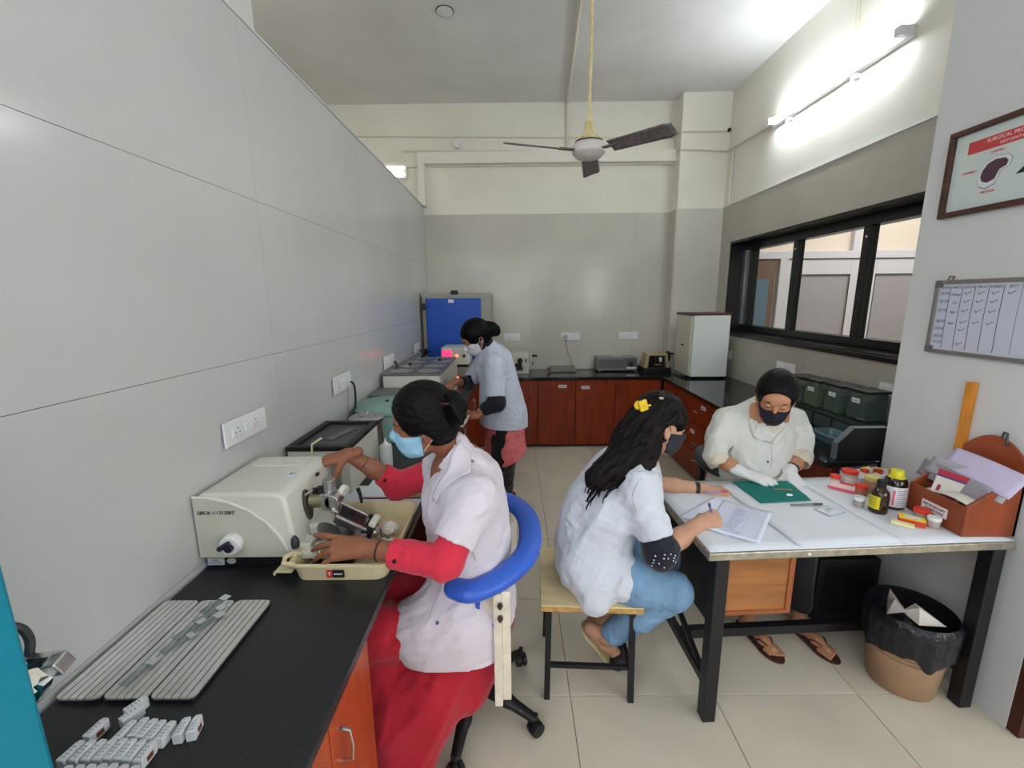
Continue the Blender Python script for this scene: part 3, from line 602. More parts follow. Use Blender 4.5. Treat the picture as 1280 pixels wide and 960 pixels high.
hb_ = thing('hot_air_oven','long grey metal oven with round dial on the back worktop','oven',(.955,4.93,HT))
G().box(0,0,.012,.46,.2,.165).box(.02,.02,0,.05,.06,.012).box(.41,.02,0,.44,.06,.012).obj('case', M('oven_metal',(134,130,128),.4,.3), hb_, bevel=.006)
G().box(.015,-.006,.045,.31,0,.145).obj('door_panel', M('oven_panel',(112,110,116),.3,.4), hb_, bevel=.003)
G().box(.32,-.004,.03,.45,0,.155).obj('control_panel', M('panel_dark',(96,92,92),.4), hb_, bevel=.002)
G().cyl((.385,-.015,.09),(.385,-.004,.09),.03,n=24).obj('dial', M('dial_maroon',(60,30,32),.4), hb_)
G().box(.335,-.007,.034,.445,-.004,.055).obj('white_label', paper, hb_); G().box(.2,.05,.165,.3,.12,.172).obj('top_handle', steel, hb_, bevel=.002)
bmm = thing('brown_microtome','small tan and black microtome in the back right corner','microtome',(1.47,4.84,HT))
tan = M('tan_enamel',(176,160,124),.5)
G().box(-.01,-.02,0,.30,.24,.055).obj('base', blackp, bmm, bevel=.006)
G(T((0,0,0),(math.pi/2,0,0))).prism([(0,.05),(.03,.215),(.26,.215),(.285,.05),(.255,.05),(.24,.19),(.06,.19),(.045,.05)],-.2,-.02).obj('shell', tan, bmm, bevel=.004)
G().box(.03,.08,.05,.255,.2,.19).obj('dark_core', blackp, bmm)
G().box(.09,0,.05,.20,.06,.085).cyl((.145,.01,.12),(.145,.07,.12),.03).box(.11,.0,.13,.14,.06,.18).obj('mechanism', M('gun_metal',(48,46,46),.4,.7), bmm, bevel=.003)
G().box(.17,.02,.12,.20,.04,.17).obj('white_tag', paper, bmm); G().cyl((.29,.12,.17),(.31,.12,.17),.06,n=24).cyl((.31,.12,.20),(.36,.12,.20),.012).obj('handwheel', blackp, bmm)
G().box(.11,-.01,.085,.19,.02,.10).obj('brass_jaw', M('brass',(170,140,80),.35,.8), bmm)
# white cabinet (distillation / drying cabinet) on the right counter
wc = thing('white_cabinet','tall white cabinet with maroon top on the right worktop by the window','cabinet',(1.83,4.44,HT))
wen = M('white_enamel',(226,232,226),.2, coat=.3)
G(T((0,0,0),(0,0,0))).box(0,.0,.02,.37,.42,.65).obj('body', wen, wc, bevel=.006)
G().box(-.02,.0,.65,.38,.44,.672).obj('top_board', M('maroon_board',(86,50,56),.4), wc, bevel=.002)
dd = G(T((0,0,0))).box(-.022,.02,.03,-.002,.41,.64).obj('door', M('cream_door',(206,204,186),.4), wc, bevel=.003); G().box(-.04,.18,.33,-.022,.21,.345).obj('latch', blackp, dd, bevel=.002)
G().box(-.015,.02,0,.02,.1,.02).box(.35,.02,0,.37,.1,.02).obj('feet', blackp, wc)
# storage jars along the right wall
gj = M('green_glass',(150,170,158),.12, trans=.8, ior=1.2)
def jar(x,y,z,w_,h_,lab,label,liquid):
    t = thing('glass_jar',label,'jar',(x,y,z),0,'square glass jars under the window')
    G().box(-w_/2,-w_/2,0,w_/2,w_/2,h_).obj('glass', gj, t, bevel=.008)
    G().box(-w_/2+.006,-w_/2+.006,.006,w_/2-.006,w_/2-.006,h_*.7).obj('liquid', M('liq%d'%liquid[0],liquid,.3), t)
    G().box(-w_/2-.006,-w_/2-.006,h_,w_/2+.006,w_/2+.006,h_+.016).obj('lid', blackp, t, bevel=.004)
    G().box(-w_/2-.002,-.03,h_*.62,-w_/2,.03,h_*.78).obj('paper_label', paper, t); 
    text(lab,.014,ink,t,wallm((-w_/2-.0025,0,h_*.7),(-1,0,0)))
jr = [(2.05,3.02,'xylene','square glass jar with black lid farthest along the row, partly behind the woman',(98,110,96)),(2.07,2.87,'alcohol','square glass jar of yellow-green liquid, second from the far end',(140,146,84)),(2.09,2.70,'wax','square glass jar with black lid, third in the row',(90,104,90)),(2.11,2.53,'formalin','square glass jar of dark green liquid nearest the camera',(60,84,72))]
for x,y,l,lb,lq in jr: jar(x,y,HT+.105,.138,.165,l,lb,lq)
o = thing('jar_shelf','low dark shelf of tinted boxes carrying the square glass jars','shelf',(2.06,2.42,HT))
dkp = M('dark_tinted_plastic',(50,60,60),.25)
G().box(-.10,0,.095,.12,.72,.104).box(-.10,0,0,.12,.02,.095).box(-.10,.70,0,.12,.72,.095).obj('board', dkp, o)
for k in range(4): G().box(-.09,.03+k*.17,.0,.1,.18+k*.17,.085).obj('drawer_box', M('tinted_box',(64,76,78),.2), o, bevel=.006)
o = thing('blue_tray','shallow blue-grey plastic tray on the right worktop before the jars','tray',(1.86,2.42,HT),0)
g = G(); tray_mesh(g,-.07,-.1,.07,.12,.02,.05); g.obj('basin', M('blue_grey_plastic',(84,112,120),.3), o, smooth=True)
# black metal angled stand at the end of right counter
st = thing('black_stand','black sheet-metal stand with cut-off corner at the end of the right worktop','stand',(1.672,2.13,HT))
pol = [(0,0),(.25,0),(.25,.165),(.075,.165),(0,.085)]
G(T((0,0.02,0),(math.pi/2,0,0))).prism(pol,-.004,.004).obj('front_sheet', blackm, st)
gedge = M('grey_edge',(120,126,130),.4,.3)
G().box(-.006,.016,0,.004,.05,.085).obj('side_sheet', gedge, st); G().box(.075,.016,.162,.25,.05,.168).obj('top_sheet', gedge, st)
G(T((0,.033,.085),(0,-math.atan2(.08,.075),0))).box(0,-.017,-.003,.11,.017,.003).obj('sloping_sheet', gedge, st)
# ---------------- signed-distance modelling of soft shapes ----------------
def nrm(v): v = np.asarray(v, float); return v/np.linalg.norm(v)
def vnoise(P, seed=0):
    P = np.asarray(P, np.float64)+1000.; i = np.floor(P).astype(np.int64); f = P-i; f = f*f*(3-2*f)
    def h(ix,iy,iz):
        n = (ix*73856093 ^ iy*19349663 ^ iz*83492791 ^ (seed*2654435))&0x7fffffff
        n = (n*1103515245+12345)&0x7fffffff; n = (n^(n>>13))*1274126177&0x7fffffff
        return n/float(0x7fffffff)*2-1
    r = 0
    for a in (0,1):
        for b in (0,1):
            for c in (0,1):
                r = r+h(i[:,0]+a,i[:,1]+b,i[:,2]+c)*np.where(a,f[:,0],1-f[:,0])*np.where(b,f[:,1],1-f[:,1])*np.where(c,f[:,2],1-f[:,2])
    return r
class S:
    def __init__(s, h): s.h = h; s.ops = []
    def _b(s, pts, r, k, fn, op):
        pts = np.array(pts, float); m = r+k+2.5*s.h
        s.ops.append((op, fn, pts.min(0)-m, pts.max(0)+m, k)); return s
    def cone(s, a, b, ra, rb=None, k=.01, op='u', flat=None):
        rb = ra if rb is None else rb; a = np.array(a,float); b = np.array(b,float); d = b-a; L2 = max(d@d,1e-9); fl = None
        if flat is not None: ax = nrm(flat[0]); fl = (ax, flat[1])
        def fn(X,Y,Z):
            x,y,z = X-a[0],Y-a[1],Z-a[2]
            if fl:
                ax,f = fl; t = (x*ax[0]+y*ax[1]+z*ax[2])
                dd = d-(d@ax)*ax*(1-1/f) if False else d
                da = dd@ax; tt = np.clip((x*d[0]+y*d[1]+z*d[2])/L2,0,1)
                q = (t-tt*da)*(1/f-1)
                x = x+ax[0]*q; y = y+ax[1]*q; z = z+ax[2]*q
            t = np.clip((x*d[0]+y*d[1]+z*d[2])/L2,0,1)
            return np.sqrt((x-t*d[0])**2+(y-t*d[1])**2+(z-t*d[2])**2)-(ra+(rb-ra)*t)
        return s._b([a,b], max(ra,rb), k, fn, op)
    def chain(s, pts, rs, k=.012, op='u', flat=None):
        for i in range(len(pts)-1): s.cone(pts[i],pts[i+1],rs[i],rs[i+1],k,op,flat)
        return s
    def ell(s, c, r, R=None, k=.01, op='u'):
        c = np.array(c,float); r = np.array(r,float); R = np.eye(3) if R is None else np.array(R); rm = r.min()
        def fn(X,Y,Z):
            x,y,z = X-c[0],Y-c[1],Z-c[2]
            u = (x*R[0,0]+y*R[1,0]+z*R[2,0])/r[0]; v = (x*R[0,1]+y*R[1,1]+z*R[2,1])/r[1]; w_ = (x*R[0,2]+y*R[1,2]+z*R[2,2])/r[2]
            k0 = np.sqrt(u*u+v*v+w_*w_); k1 = np.sqrt((u/r[0])**2+(v/r[1])**2+(w_/r[2])**2)+1e-6
            return k0*(k0-1)/k1
        return s._b([c], r.max(), k, fn, op)
    def box(s, c, half, R=None, rd=.005, k=.008, op='u'):
        c = np.array(c,float); hf = np.array(half,float)-rd; R = np.eye(3) if R is None else np.array(R)
        def fn(X,Y,Z):
            x,y,z = X-c[0],Y-c[1],Z-c[2]
            u = np.abs(x*R[0,0]+y*R[1,0]+z*R[2,0])-hf[0]; v = np.abs(x*R[0,1]+y*R[1,1]+z*R[2,1])-hf[1]; w_ = np.abs(x*R[0,2]+y*R[1,2]+z*R[2,2])-hf[2]
            return np.sqrt(np.maximum(u,0)**2+np.maximum(v,0)**2+np.maximum(w_,0)**2)+np.minimum(np.maximum(u,np.maximum(v,w_)),0)-rd
        return s._b([c], float(np.linalg.norm(half)), k, fn, op)
    def plane(s, p, n, k=.0):   # keep the side opposite to n
        p = np.array(p,float); n = nrm(n)
        s.ops.append(('i', lambda X,Y,Z: (X-p[0])*n[0]+(Y-p[1])*n[1]+(Z-p[2])*n[2], None, None, k)); return s
    def mesh(s, disp=None):
        if disp is not None: s.ops = [o for o in s.ops if o[0]=='u']+[('n',disp,None,None,0)]+[o for o in s.ops if o[0]!='u']
        us = [o for o in s.ops if o[0]=='u']; lo = np.min([o[2] for o in us],0); hi = np.max([o[3] for o in us],0)
        h = s.h; n = np.ceil((hi-lo)/h).astype(int)+1
        ax = [ (lo[i]+h*np.arange(n[i])).astype(np.float32) for i in range(3)]
        F = np.full(n, 1., np.float32)
        for op,fn,l,u,k in s.ops:
            if op=='n':
                ix = np.argwhere(np.abs(F)<.03); F[ix[:,0],ix[:,1],ix[:,2]] -= fn(lo+h*ix).astype(np.float32); continue
            if l is None: sl = [slice(0,n[i]) for i in range(3)]
            else: sl = [slice(max(0,int((l[i]-lo[i])/h)), min(n[i], int((u[i]-lo[i])/h)+2)) for i in range(3)]
            if any(q.stop<=q.start for q in sl): continue
            X = ax[0][sl[0]][:,None,None]; Y = ax[1][sl[1]][None,:,None]; Z = ax[2][sl[2]][None,None,:]
            d = fn(X,Y,Z).astype(np.float32); A = F[tuple(sl)]
            if op=='u':
                if k>0: hh = np.maximum(k-np.abs(A-d),0)/k; F[tuple(sl)] = np.minimum(A,d)-hh*hh*k*.25
                else: F[tuple(sl)] = np.minimum(A,d)
            else:
                if op=='s': d = -d
                if k>0: hh = np.maximum(k-np.abs(A-d),0)/k; F[tuple(sl)] = np.maximum(A,d)+hh*hh*k*.25
                else: F[tuple(sl)] = np.maximum(A,d)
        I = F<0; I8 = I.astype(np.int8); c = sum(I8[a:n[0]-1+a, b:n[1]-1+b, e:n[2]-1+e] for a in (0,1) for b in (0,1) for e in (0,1))
        idx = np.argwhere((c>0)&(c<8)); cor = [(a,b,e) for a in (0,1) for b in (0,1) for e in (0,1)]
        V = np.stack([F[idx[:,0]+a, idx[:,1]+b, idx[:,2]+e] for a,b,e in cor],1)
        pos = np.zeros((len(idx),3)); cnt = np.zeros(len(idx))
        for p in range(8):
            for q_ in range(p+1,8):
                if sum(abs(cor[p][i]-cor[q_][i]) for i in range(3))!=1: continue
                va,vb = V[:,p],V[:,q_]; m = (va<0)!=(vb<0); t = np.where(m, va/np.where(m,va-vb,1), 0)
                cp,cq = np.array(cor[p]),np.array(cor[q_]); pos += m[:,None]*(cp+(cq-cp)*t[:,None]); cnt += m
        vs = lo+h*(idx+pos/cnt[:,None])
        mp = np.full(n-1, -1, np.int32); mp[idx[:,0],idx[:,1],idx[:,2]] = np.arange(len(idx)); fs = []
        for a in range(3):
            b_,c_ = (a+1)%3,(a+2)%3; sl0 = [slice(None)]*3; sl1 = [slice(None)]*3; sl0[a] = slice(0,-1); sl1[a] = slice(1,None)
            e = np.argwhere(I[tuple(sl0)]!=I[tuple(sl1)]); e = e[(e[:,b_]>0)&(e[:,c_]>0)&(e[:,b_]<n[b_]-1)&(e[:,c_]<n[c_]-1)]
            def g_(db,dc): q_ = e.copy(); q_[:,b_]-=db; q_[:,c_]-=dc; return mp[q_[:,0],q_[:,1],q_[:,2]]
            Q = np.stack([g_(1,1),g_(0,1),g_(0,0),g_(1,0)],1); fl = I[e[:,0],e[:,1],e[:,2]]
            Q[~fl] = Q[~fl][:,::-1]; fs.append(Q)
        return vs, np.concatenate(fs)
def smesh(name, parts, mat, parent=None, disp=None, origin=None):
    if not isinstance(parts, list): parts = [parts]
    VS=[];FS=[];k=0
    for p in parts:
        v,f = p.mesh(disp) if isinstance(p,S) else p
        VS.append(v);FS.append(f+k);k+=len(v)
    v = np.concatenate(VS); f = np.concatenate(FS)
    if True:
        a = v[f[:,2]]-v[f[:,0]]; b = v[f[:,3]]-v[f[:,1]]; fn = np.cross(a,b); vn = np.zeros_like(v)
        for i in range(4): np.add.at(vn, f[:,i], fn)
        vn /= np.linalg.norm(vn,axis=1)[:,None]+1e-12
    o0 = np.array(origin if origin is not None else (0,0,0), float)
    me = bpy.data.meshes.new(name); me.vertices.add(len(v)); me.vertices.foreach_set('co', (v-o0).astype(np.float32).ravel())
    me.loops.add(len(f)*4); me.loops.foreach_set('vertex_index', f.astype(np.int32).ravel())
    me.polygons.add(len(f)); me.polygons.foreach_set('loop_start', np.arange(len(f),dtype=np.int32)*4)
    me.update(calc_edges=True); me.validate(); me.shade_smooth(); me.materials.append(mat)
    o = bpy.data.objects.new(name, me); link(o, parent)
    if origin is not None and parent is None: o.location = tuple(o0)
    o['_v'] = 0; del o['_v']
    SV[o.name] = v; NV[o.name] = vn
    return o
SV = {}; NV = {}
def folds(specs):   # list of (amp, wavelength, stretch-direction, stretch, seed)
    def d(v):
        r = np.zeros(len(v))
        for amp,wl_,dr,st_,seed in specs:
            dr = nrm(dr); q = v/wl_; al = q@dr; q = q+np.outer(al*(1/st_-1),dr)
            n = vnoise(q,seed)+.4*vnoise(q*2.1,seed+5); r += amp*(.8-2.0*np.sqrt(n*n+.012))
        return r
    return d
def fr(x, z):    # frame with columns X (along x), Y, Z (towards z)
    x = nrm(x); z = np.array(z,float); z = nrm(z-(z@x)*x); return np.array([x,np.cross(z,x),z]).T
# ---------------- writing desk ----------------
dk = thing('work_desk','white paper-covered work desk with black square-tube legs and metal-edged top','table',(.69,1.40,0),math.radians(3))
edgem = M('edge_metal',(172,166,152),.35,.7,var=(30,.12)); woodp = M('plywood',(150,98,54),.5,var=(3,.16),stretch=(1,1,6)); woodd = M('plywood_frame',(150,84,44),.45)
G().box(0,0,.708,1.16,.62,.738).obj('tabletop', edgem, dk, bevel=.003)
def leg(x,y,nm='leg'): return G().box(x,y,0,x+.05,y+.05,.708).obj(nm, blackm, dk, bevel=.003)
for x,y in ((.035,.01),(1.09,.01),(.035,.55),(1.09,.55)): leg(x,y)
G().box(.045,.06,.13,.075,.55,.165).obj('side_stretcher', blackm, dk); G().box(1.10,.06,.13,1.13,.55,.165).obj('side_stretcher', blackm, dk)
G().box(.075,.29,.13,1.10,.325,.172).obj('centre_stretcher', blackm, dk)
g = G(T((.06,.06,.165))); g.m = T((.06,.06,.40)); 
G().tube([(.06,.56,.35),(.06,.06,.15)],.014,4).obj('brace', blackm, dk)
du = G().box(.09,.06,.46,.33,.53,.706).obj('drawer_box', M('drawer_dark',(30,28,28),.5), dk)
G().box(.092,.045,.462,.345,.06,.706).obj('drawer_panel', woodp, dk); G().box(.088,.04,.45,.355,.062,.466).box(.335,.04,.466,.355,.062,.706).obj('panel_frame', woodd, dk)
G().box(.085,.06,.35,.09,.57,.706).obj('modesty_panel', M('drawer_dark',(30,28,28),.5), dk)
G().cyl((.37,-.001,.722),(.37,.002,.722),.006).obj('edge_sticker', whitepl, dk)
def sheet(x0,y0,w_,h_,rz,z,label,mat=paper,name='paper_sheet',curl=.0,ov=0):
    g = G()
    def fn(u,v):
        x=u*w_; y=v*h_; zz = curl*((abs(2*u-1)**4)+(abs(2*v-1)**4))*.5+.0008*math.sin(9*x+3*y)
        return (x,y,zz)
    g.sheet(fn,14,10); o = g.obj(name, mat, None, smooth=True, solid=.0008); o.location=(x0,y0,z); o.rotation_euler=(0,0,rz); return tag(o,label,'paper')
cov = sheet(.695,1.405,.74,.60,math.radians(3),.7405,'large white paper cover over the left two thirds of the desk')
sheet(1.425,1.442,.42,.60,math.radians(3),.7412,'white paper cover on the wall end of the desk under the bottles')
sheet(1.03,1.425,.40,.57,math.radians(5),.7434,'second white sheet overlapping the middle of the desk',curl=.002)
ruled = M('ruled_paper',(228,232,248),.75)
rs = sheet(.79,1.44,.19,.30,math.radians(-38),.7462,'white printed form lying under the writing woman\'s hands',ruled,curl=.003); rs.location=(.74,1.56,.7470)
frm = G()
for k in range(17): frm.box(.018,.02+k*.016,.0026,.172,.0212+k*.016,.0028)
frm.box(.018,.02,.0026,.0192,.276,.0028); frm.box(.06,.02,.0026,.0612,.276,.0028); frm.box(.12,.02,.0026,.1212,.276,.0028); frm.box(.171,.02,.0026,.1722,.276,.0028)
frm.obj('ruled_lines', M('ruling',(176,184,214),.7), rs)
g=G()
for k in range(15):
    x=.064
    while x<.115-rnd.random()*.03:
        l=.003+rnd.random()*.006; g.box(x,.025+k*.016,.0027,x+l,.0275+k*.016+rnd.random()*.003,.0029); x+=l+.003
g.obj('handwriting', M('blue_ink',(140,146,190),.7), rs)
r2_ = sheet(.71,1.62,.20,.28,math.radians(-52),.7452,'second white form sticking out left beneath the first',ruled,curl=.002); r2_.location=(.68,1.66,.7456)
# green cloth
gc = M('green_cloth',(0,118,108),.85,bump=(300,.3))
o = G(); Cn=[(1.075,1.765),(1.31,1.79),(1.335,1.99),(1.06,1.995)]
def fc(u,v):
    a=Vector(Cn[0]).lerp(Vector(Cn[1]),u); b=Vector(Cn[3]).lerp(Vector(Cn[2]),u); p=a.lerp(b,v)
    return (p.x,p.y,.7465+.0022*math.sin(u*7+v*5)*math.sin(v*6)+.0012)
o.sheet(fc,20,16); o=o.obj('surgical_drape', gc, smooth=True, solid=.002); tag(o,'green surgical cloth spread on the desk under the gloved hands','cloth')
o = tag(G().tube([(1.21,1.895,.752),(1.25,1.89,.753),(1.285,1.885,.752)],.003,6).obj('forceps', M('forceps_metal',(190,150,110),.3,.6), smooth=True),'thin metal forceps on the green cloth between the gloved hands','tool')
o = tag(smesh('tissue_sample', S(.0015).ell((1.245,1.833,.752),(.012,.007,.004)).ell((1.236,1.835,.752),(.007,.004,.003)), whitepl),'small white specimen lying on the green cloth','specimen')
o = thing('marker_pen','grey pen lying on the desk just in front of the green cloth','pen',(1.26,1.745,.7495),.06)
G().cyl((-.07,0,0),(.065,0,0),.0045,n=10).obj('barrel', M('pen_grey',(120,120,124),.4), o, smooth=True); G().cyl((.03,0,0),(.07,0,0),.0052,n=10).obj('cap', M('pen_cap',(70,72,78),.4), o, smooth=True)
o = thing('slide_card','square white card with blue outline under a small clear disc','card',(1.322,1.69,.7475),.35)
G().box(-.045,-.035,0,.045,.035,.0015).obj('card', paper, o)
g=G(); g.box(-.043,-.033,.0015,.043,-.031,.002).box(-.043,.031,.0015,.043,.033,.002).box(-.043,-.033,.0015,-.041,.033,.002).box(.041,-.033,.0015,.043,.033,.002); g.obj('blue_outline', M('blue_print',(96,120,170),.6), o)
G().lathe([(.014,.0015),(.016,.006),(.013,.010),(0,.010)],20).obj('clear_disc', M('pale_disc',(196,202,204),.2), o, smooth=True)
# pots and bottles by the wall
redc = M('red_cap',(226,58,34),.4); clearp = M('clear_pot',(218,204,196),.3,trans=.35); yelc = M('pale_yellow_cap',(226,220,130),.4); whc = whitepl
def pot(name,x,y,r,h,capm,label,body=clearp,fill=None,caph=.014):
    t = thing(name,label,'pot',(x,y,.7445))
    G().lathe([(r*.86,0),(r*.9,.003),(r*.95,h-caph),(r*.8,h-caph+.001)],24).obj('pot', body, t, smooth=True)
    G().lathe([(r,h-caph),(r*1.03,h-caph+.002),(r*1.03,h-.002),(r*.97,h),(0,h)],28).obj('cap', capm, t, smooth=True)
    if fill: G().lathe([(r*.91,h*.2),(r*.965,h*.21),(r*.97,h*.62),(r*.91,h*.63)],24).obj('label', fill, t, smooth=True)
    return t
lblr = M('label_whitered',(236,214,212),.6)
pot('specimen_pot',1.525,1.945,.021,.055,redc,'small red-capped specimen pot at the left back of the group',fill=lblr)
pot('specimen_pot',1.60,1.955,.033,.075,redc,'large red-capped specimen pot standing behind the pink packet',fill=lblr)
pot('specimen_pot',1.572,1.845,.024,.050,redc,'medium red-capped specimen pot in front of the large one',body=M('pot_brown',(170,110,80),.4),caph=.016)
pot('specimen_pot',1.645,1.878,.030,.075,yelc,'pale-yellow-capped specimen pot behind the small amber bottle',body=M('pot_tan',(190,150,120),.4),caph=.018)
pot('specimen_pot',1.482,1.742,.0215,.042,whc,'white-capped specimen pot left of the small amber bottle',body=M('pot_grey',(170,160,150),.4))
pot('specimen_pot',1.64,1.622,.026,.045,redc,'orange-red lidded pot against the wooden box')
pot('specimen_pot',1.634,1.563,.021,.042,whc,'white-capped clear pot in front of the wooden box')
o = thing('reagent_packet','pink and white packet lying between the red-capped pots','packet',(1.53,1.905,.7445),-.8)
G().box(-.045,-.016,0,.05,.016,.030).obj('carton', lblr, o, bevel=.002); G().box(-.05,-.022,-.0005,.055,-.016,.01).obj('pink_edge', M('pink_edge',(236,90,110),.5), o); G().box(-.01,-.012,.030,.045,.012,.032).obj('red_flap', redc, o)
amb = M('amber_glass',(44,22,12),.12,coat=.5)
o = thing('amber_bottle','small dark amber bottle with black cap and yellow label','bottle',(1.521,1.690,.7445))
G().lathe([(.030,0),(.033,.004),(.033,.078),(.030,.092),(.016,.108),(.014,.112)],32).obj('glass', amb, o, smooth=True)
G().lathe([(.0155,.108),(.0165,.112),(.0165,.138),(.015,.14),(0,.14)],24).obj('cap', blackp, o, smooth=True)
def arc_label(t,r,z0,z1,a0,a1,mat,nm='label'):
    g=G(); g.sheet(lambda u,v:(r*math.cos(math.radians(a0+(a1-a0)*u)),r*math.sin(math.radians(a0+(a1-a0)*u)),z0+(z1-z0)*v),16,1); return g.obj(nm,mat,t,smooth=True)
arc_label(o,.0335,.020,.075,150,235,M('yellow_label',(214,200,30),.5))
g=G()
for k in range(6):
    a=math.radians(165); 
    g.sheet(lambda u,v:(.0338*math.cos(math.radians(165+50*u)),.0338*math.sin(math.radians(165+50*u)),.028+.0075*k+.002*v),6,1)
g.obj('label_print', M('label_dark',(90,86,30),.6), o)
o = thing('amber_bottle','larger dark bottle with yellow cap and white printed label','bottle',(1.62,1.735,.7445))
G().lathe([(.038,0),(.041,.004),(.041,.105),(.037,.125),(.024,.140),(.020,.145)],36).obj('glass', M('dark_brown_glass',(30,14,12),.12,coat=.5), o, smooth=True)
G().lathe([(.030,.132),(.030,.136),(.024,.14),(.0235,.162),(.0215,.165),(0,.165)],28).obj('cap', M('yellow_cap',(218,208,40),.4), o, smooth=True)
arc_label(o,.0415,.012,.10,150,330,M('white_label',(226,226,230),.5)); arc_label(o,.0418,.02,.085,222,234,M('pink_print',(230,120,140),.6),'red_writing')
g=G()
for a0,a1 in ((168,215),(242,300)):
    for k in range(8): g.sheet(lambda u,v:(.0419*math.cos(math.radians(a0+(a1-a0-(k%3)*8)*u)),.0419*math.sin(math.radians(a0+(a1-a0-(k%3)*8)*u)),.022+.009*k+.002*v),6,1)
g.obj('label_print', M('label_grey',(110,110,124),.6), o)
o = thing('stain_box','red and yellow carton lying in front of the bottles','box',(1.575,1.592,.7445),-.65)
ylw=M('box_yellow',(240,208,40),.5); redb=M('box_red',(206,62,32),.5)
G().box(-.04,-.026,0,.04,.026,.022).obj('carton', redb, o, bevel=.001); G().box(-.04,-.026,.022,.04,.026,.0235).obj('yellow_lid', ylw, o); G().box(-.022,-.012,.0235,.028,.016,.0242).obj('white_label', paper, o)
o = G().box(-.035,-.012,0,.035,.012,.012).obj('paper_strip_pack', M('pale_yellow',(232,226,168),.6)); o.location=(1.525,1.575,.7445); o.rotation_euler=(0,0,-.75); tag(o,'pale yellow pack lying left of the red and yellow carton','box')
o = thing('slide_box','white flat carton with dark edge behind the pots','box',(1.73,2.0,.7445),math.radians(12))
G().box(-.12,-.055,0,.10,.05,.045).obj('carton', M('carton_white',(222,222,222),.6), o, bevel=.001); G().box(-.122,.046,0,.102,.052,.055).obj('dark_edge', M('navy_edge',(50,56,80),.5), o)
for nm,x,y,l in (('stain_box',1.72,2.0,'small red and yellow carton on top of the white flat carton'),('stain_box',1.785,1.985,'orange-red carton beside it on the white flat carton, against the wall')):
    o = thing(nm,l,'box',(x,y,.79),math.radians(15 if x<1.75 else -8)); G().box(-.028,-.015,0,.028,.015,.018).obj('carton', redb, o); G().box(-.01,-.016,.0,.012,.0155,.0185).obj('pale_band', M('pale_band',(222,216,226),.5), o)
    G().box(-.028,.004,.018,.028,.015,.0195).obj('yellow_lid', ylw, o)
# wooden tray box against the wall
mah = M('mahogany',(140,66,36),.35,var=(2.5,.14),stretch=(5,1,1)); mahd=M('mahogany_edge',(110,56,34),.5)
wbx = thing('wooden_document_box','brown wooden open box with sloping sides and curved back against the wall','box',(1.668,1.487,.7445))
D_,LN=.197,.235
sidep=[(0,0),(D_,0),(D_,.255),(0,.118)]
for yy in (0,LN-.012): G(T((0,yy+.012,0),(math.pi/2,0,0))).prism(sidep,0,.012).obj('side_board', mah, wbx, bevel=.0015)
G().box(0,.012,0,.012,LN-.012,.116).obj('front_board', mah, wbx, bevel=.0015)
G().box(.012,.012,0,D_-.012,LN-.012,.012).obj('bottom_board', mah, wbx)
bk=[(.0,0),(LN,0),(LN,.27)]+[(LN*(1-k/16), .27+.085*math.sin(math.pi*k/16)**.8) for k in range(1,16)]+[(0,.27)]
m_=Matrix([[0,0,1,D_-.012],[1,0,0,0],[0,1,0,0],[0,0,0,1]])
G(m_).prism(bk,0,.012).obj('back_board', mah, wbx, bevel=.0015)
G().box(.095,.012,.012,.103,LN-.012,.155).obj('divider', mahd, wbx); G().box(.05,.012,.012,.056,LN-.012,.125).obj('divider', mahd, wbx)
o = G().box(-.0015,.065,.035,.0,.17,.075).obj('name_label', M('label_pinkish',(236,226,226),.5), wbx)
text('MICROSCOPY',.0145,M('label_ink',(50,56,80),.6),wbx,wallm((-.002,.117,.061),(-1,0,0)),bold=.0003); text('TRAINING SLIDES',.010,M('label_ink',(50,56,80),.6),wbx,wallm((-.002,.117,.046),(-1,0,0)),bold=.0002)
G().tube([(D_-.02,.07,.33),(D_-.025,.07,.36),(D_-.02,.075,.378),(D_-.015,.09,.378),(D_-.015,.095,.355)],.004,8).obj('hanging_ring', M('ring_metal',(90,92,94),.4,.8), wbx, smooth=True)
o = thing('envelope_packet','white packet with a red top stripe standing in the wooden box','packet',(1.69,1.60,.80)); o.rotation_euler=(0.1,.25,.5)
G().box(-.003,-.045,0,.003,.05,.15).obj('packet', M('packet_white',(214,210,202),.5), o); G().box(-.0036,-.045,.13,.0036,.05,.15).obj('red_stripe', M('packet_red',(176,40,60),.5), o); G().box(-.0037,-.045,.122,.0037,.05,.13).obj('violet_stripe', M('packet_violet',(90,60,120),.5), o)
G().box(-.004,-.028,.05,-.003,.02,.058).box(-.004,.026,.05,-.003,.036,.09).obj('logo', M('packet_logo',(150,40,56),.5), o)
for k,(l,mt_,z,rz,tl_) in enumerate((('lilac sheet of paper leaning out of the back of the wooden box',M('lilac_paper',(206,196,226),.7),.96,0,0),('translucent plastic folder sticking out left from the wooden box',M('grey_folder',(176,174,184),.4),.935,.1,0),('grey paper folder under the lilac sheet',M('grey_folder2',(150,146,158),.5),.925,-.06,0))):
    g=G(); sz=(.10,.26) if k==0 else (.07,.27)
    g.sheet(lambda u,v:(sz[0]*(u-.5),sz[1]*(v-.5),.012*math.sin(v*3)+.02*u),6,12); o=g.obj('paper_folder' if k else 'lilac_sheet',mt_,None,smooth=True,solid=.0012)
    o.location=(1.79-.02*k,1.57+.03*k,z-.012*k); o.rotation_euler=(.12,-.75-.1*k,rz-.05); tag(o,l,'paper')
o = G(); o.sheet(lambda u,v:(.045*(u-.5),.18*(v-.5),.01*math.sin(v*4)),4,10); o=o.obj('folded_paper', M('cream_paper',(222,218,206),.7), smooth=True, solid=.006); o.location=(1.70,1.59,.866); o.rotation_euler=(-.08,-.2,0); tag(o,'folded cream paper lying in the front of the wooden box','paper')
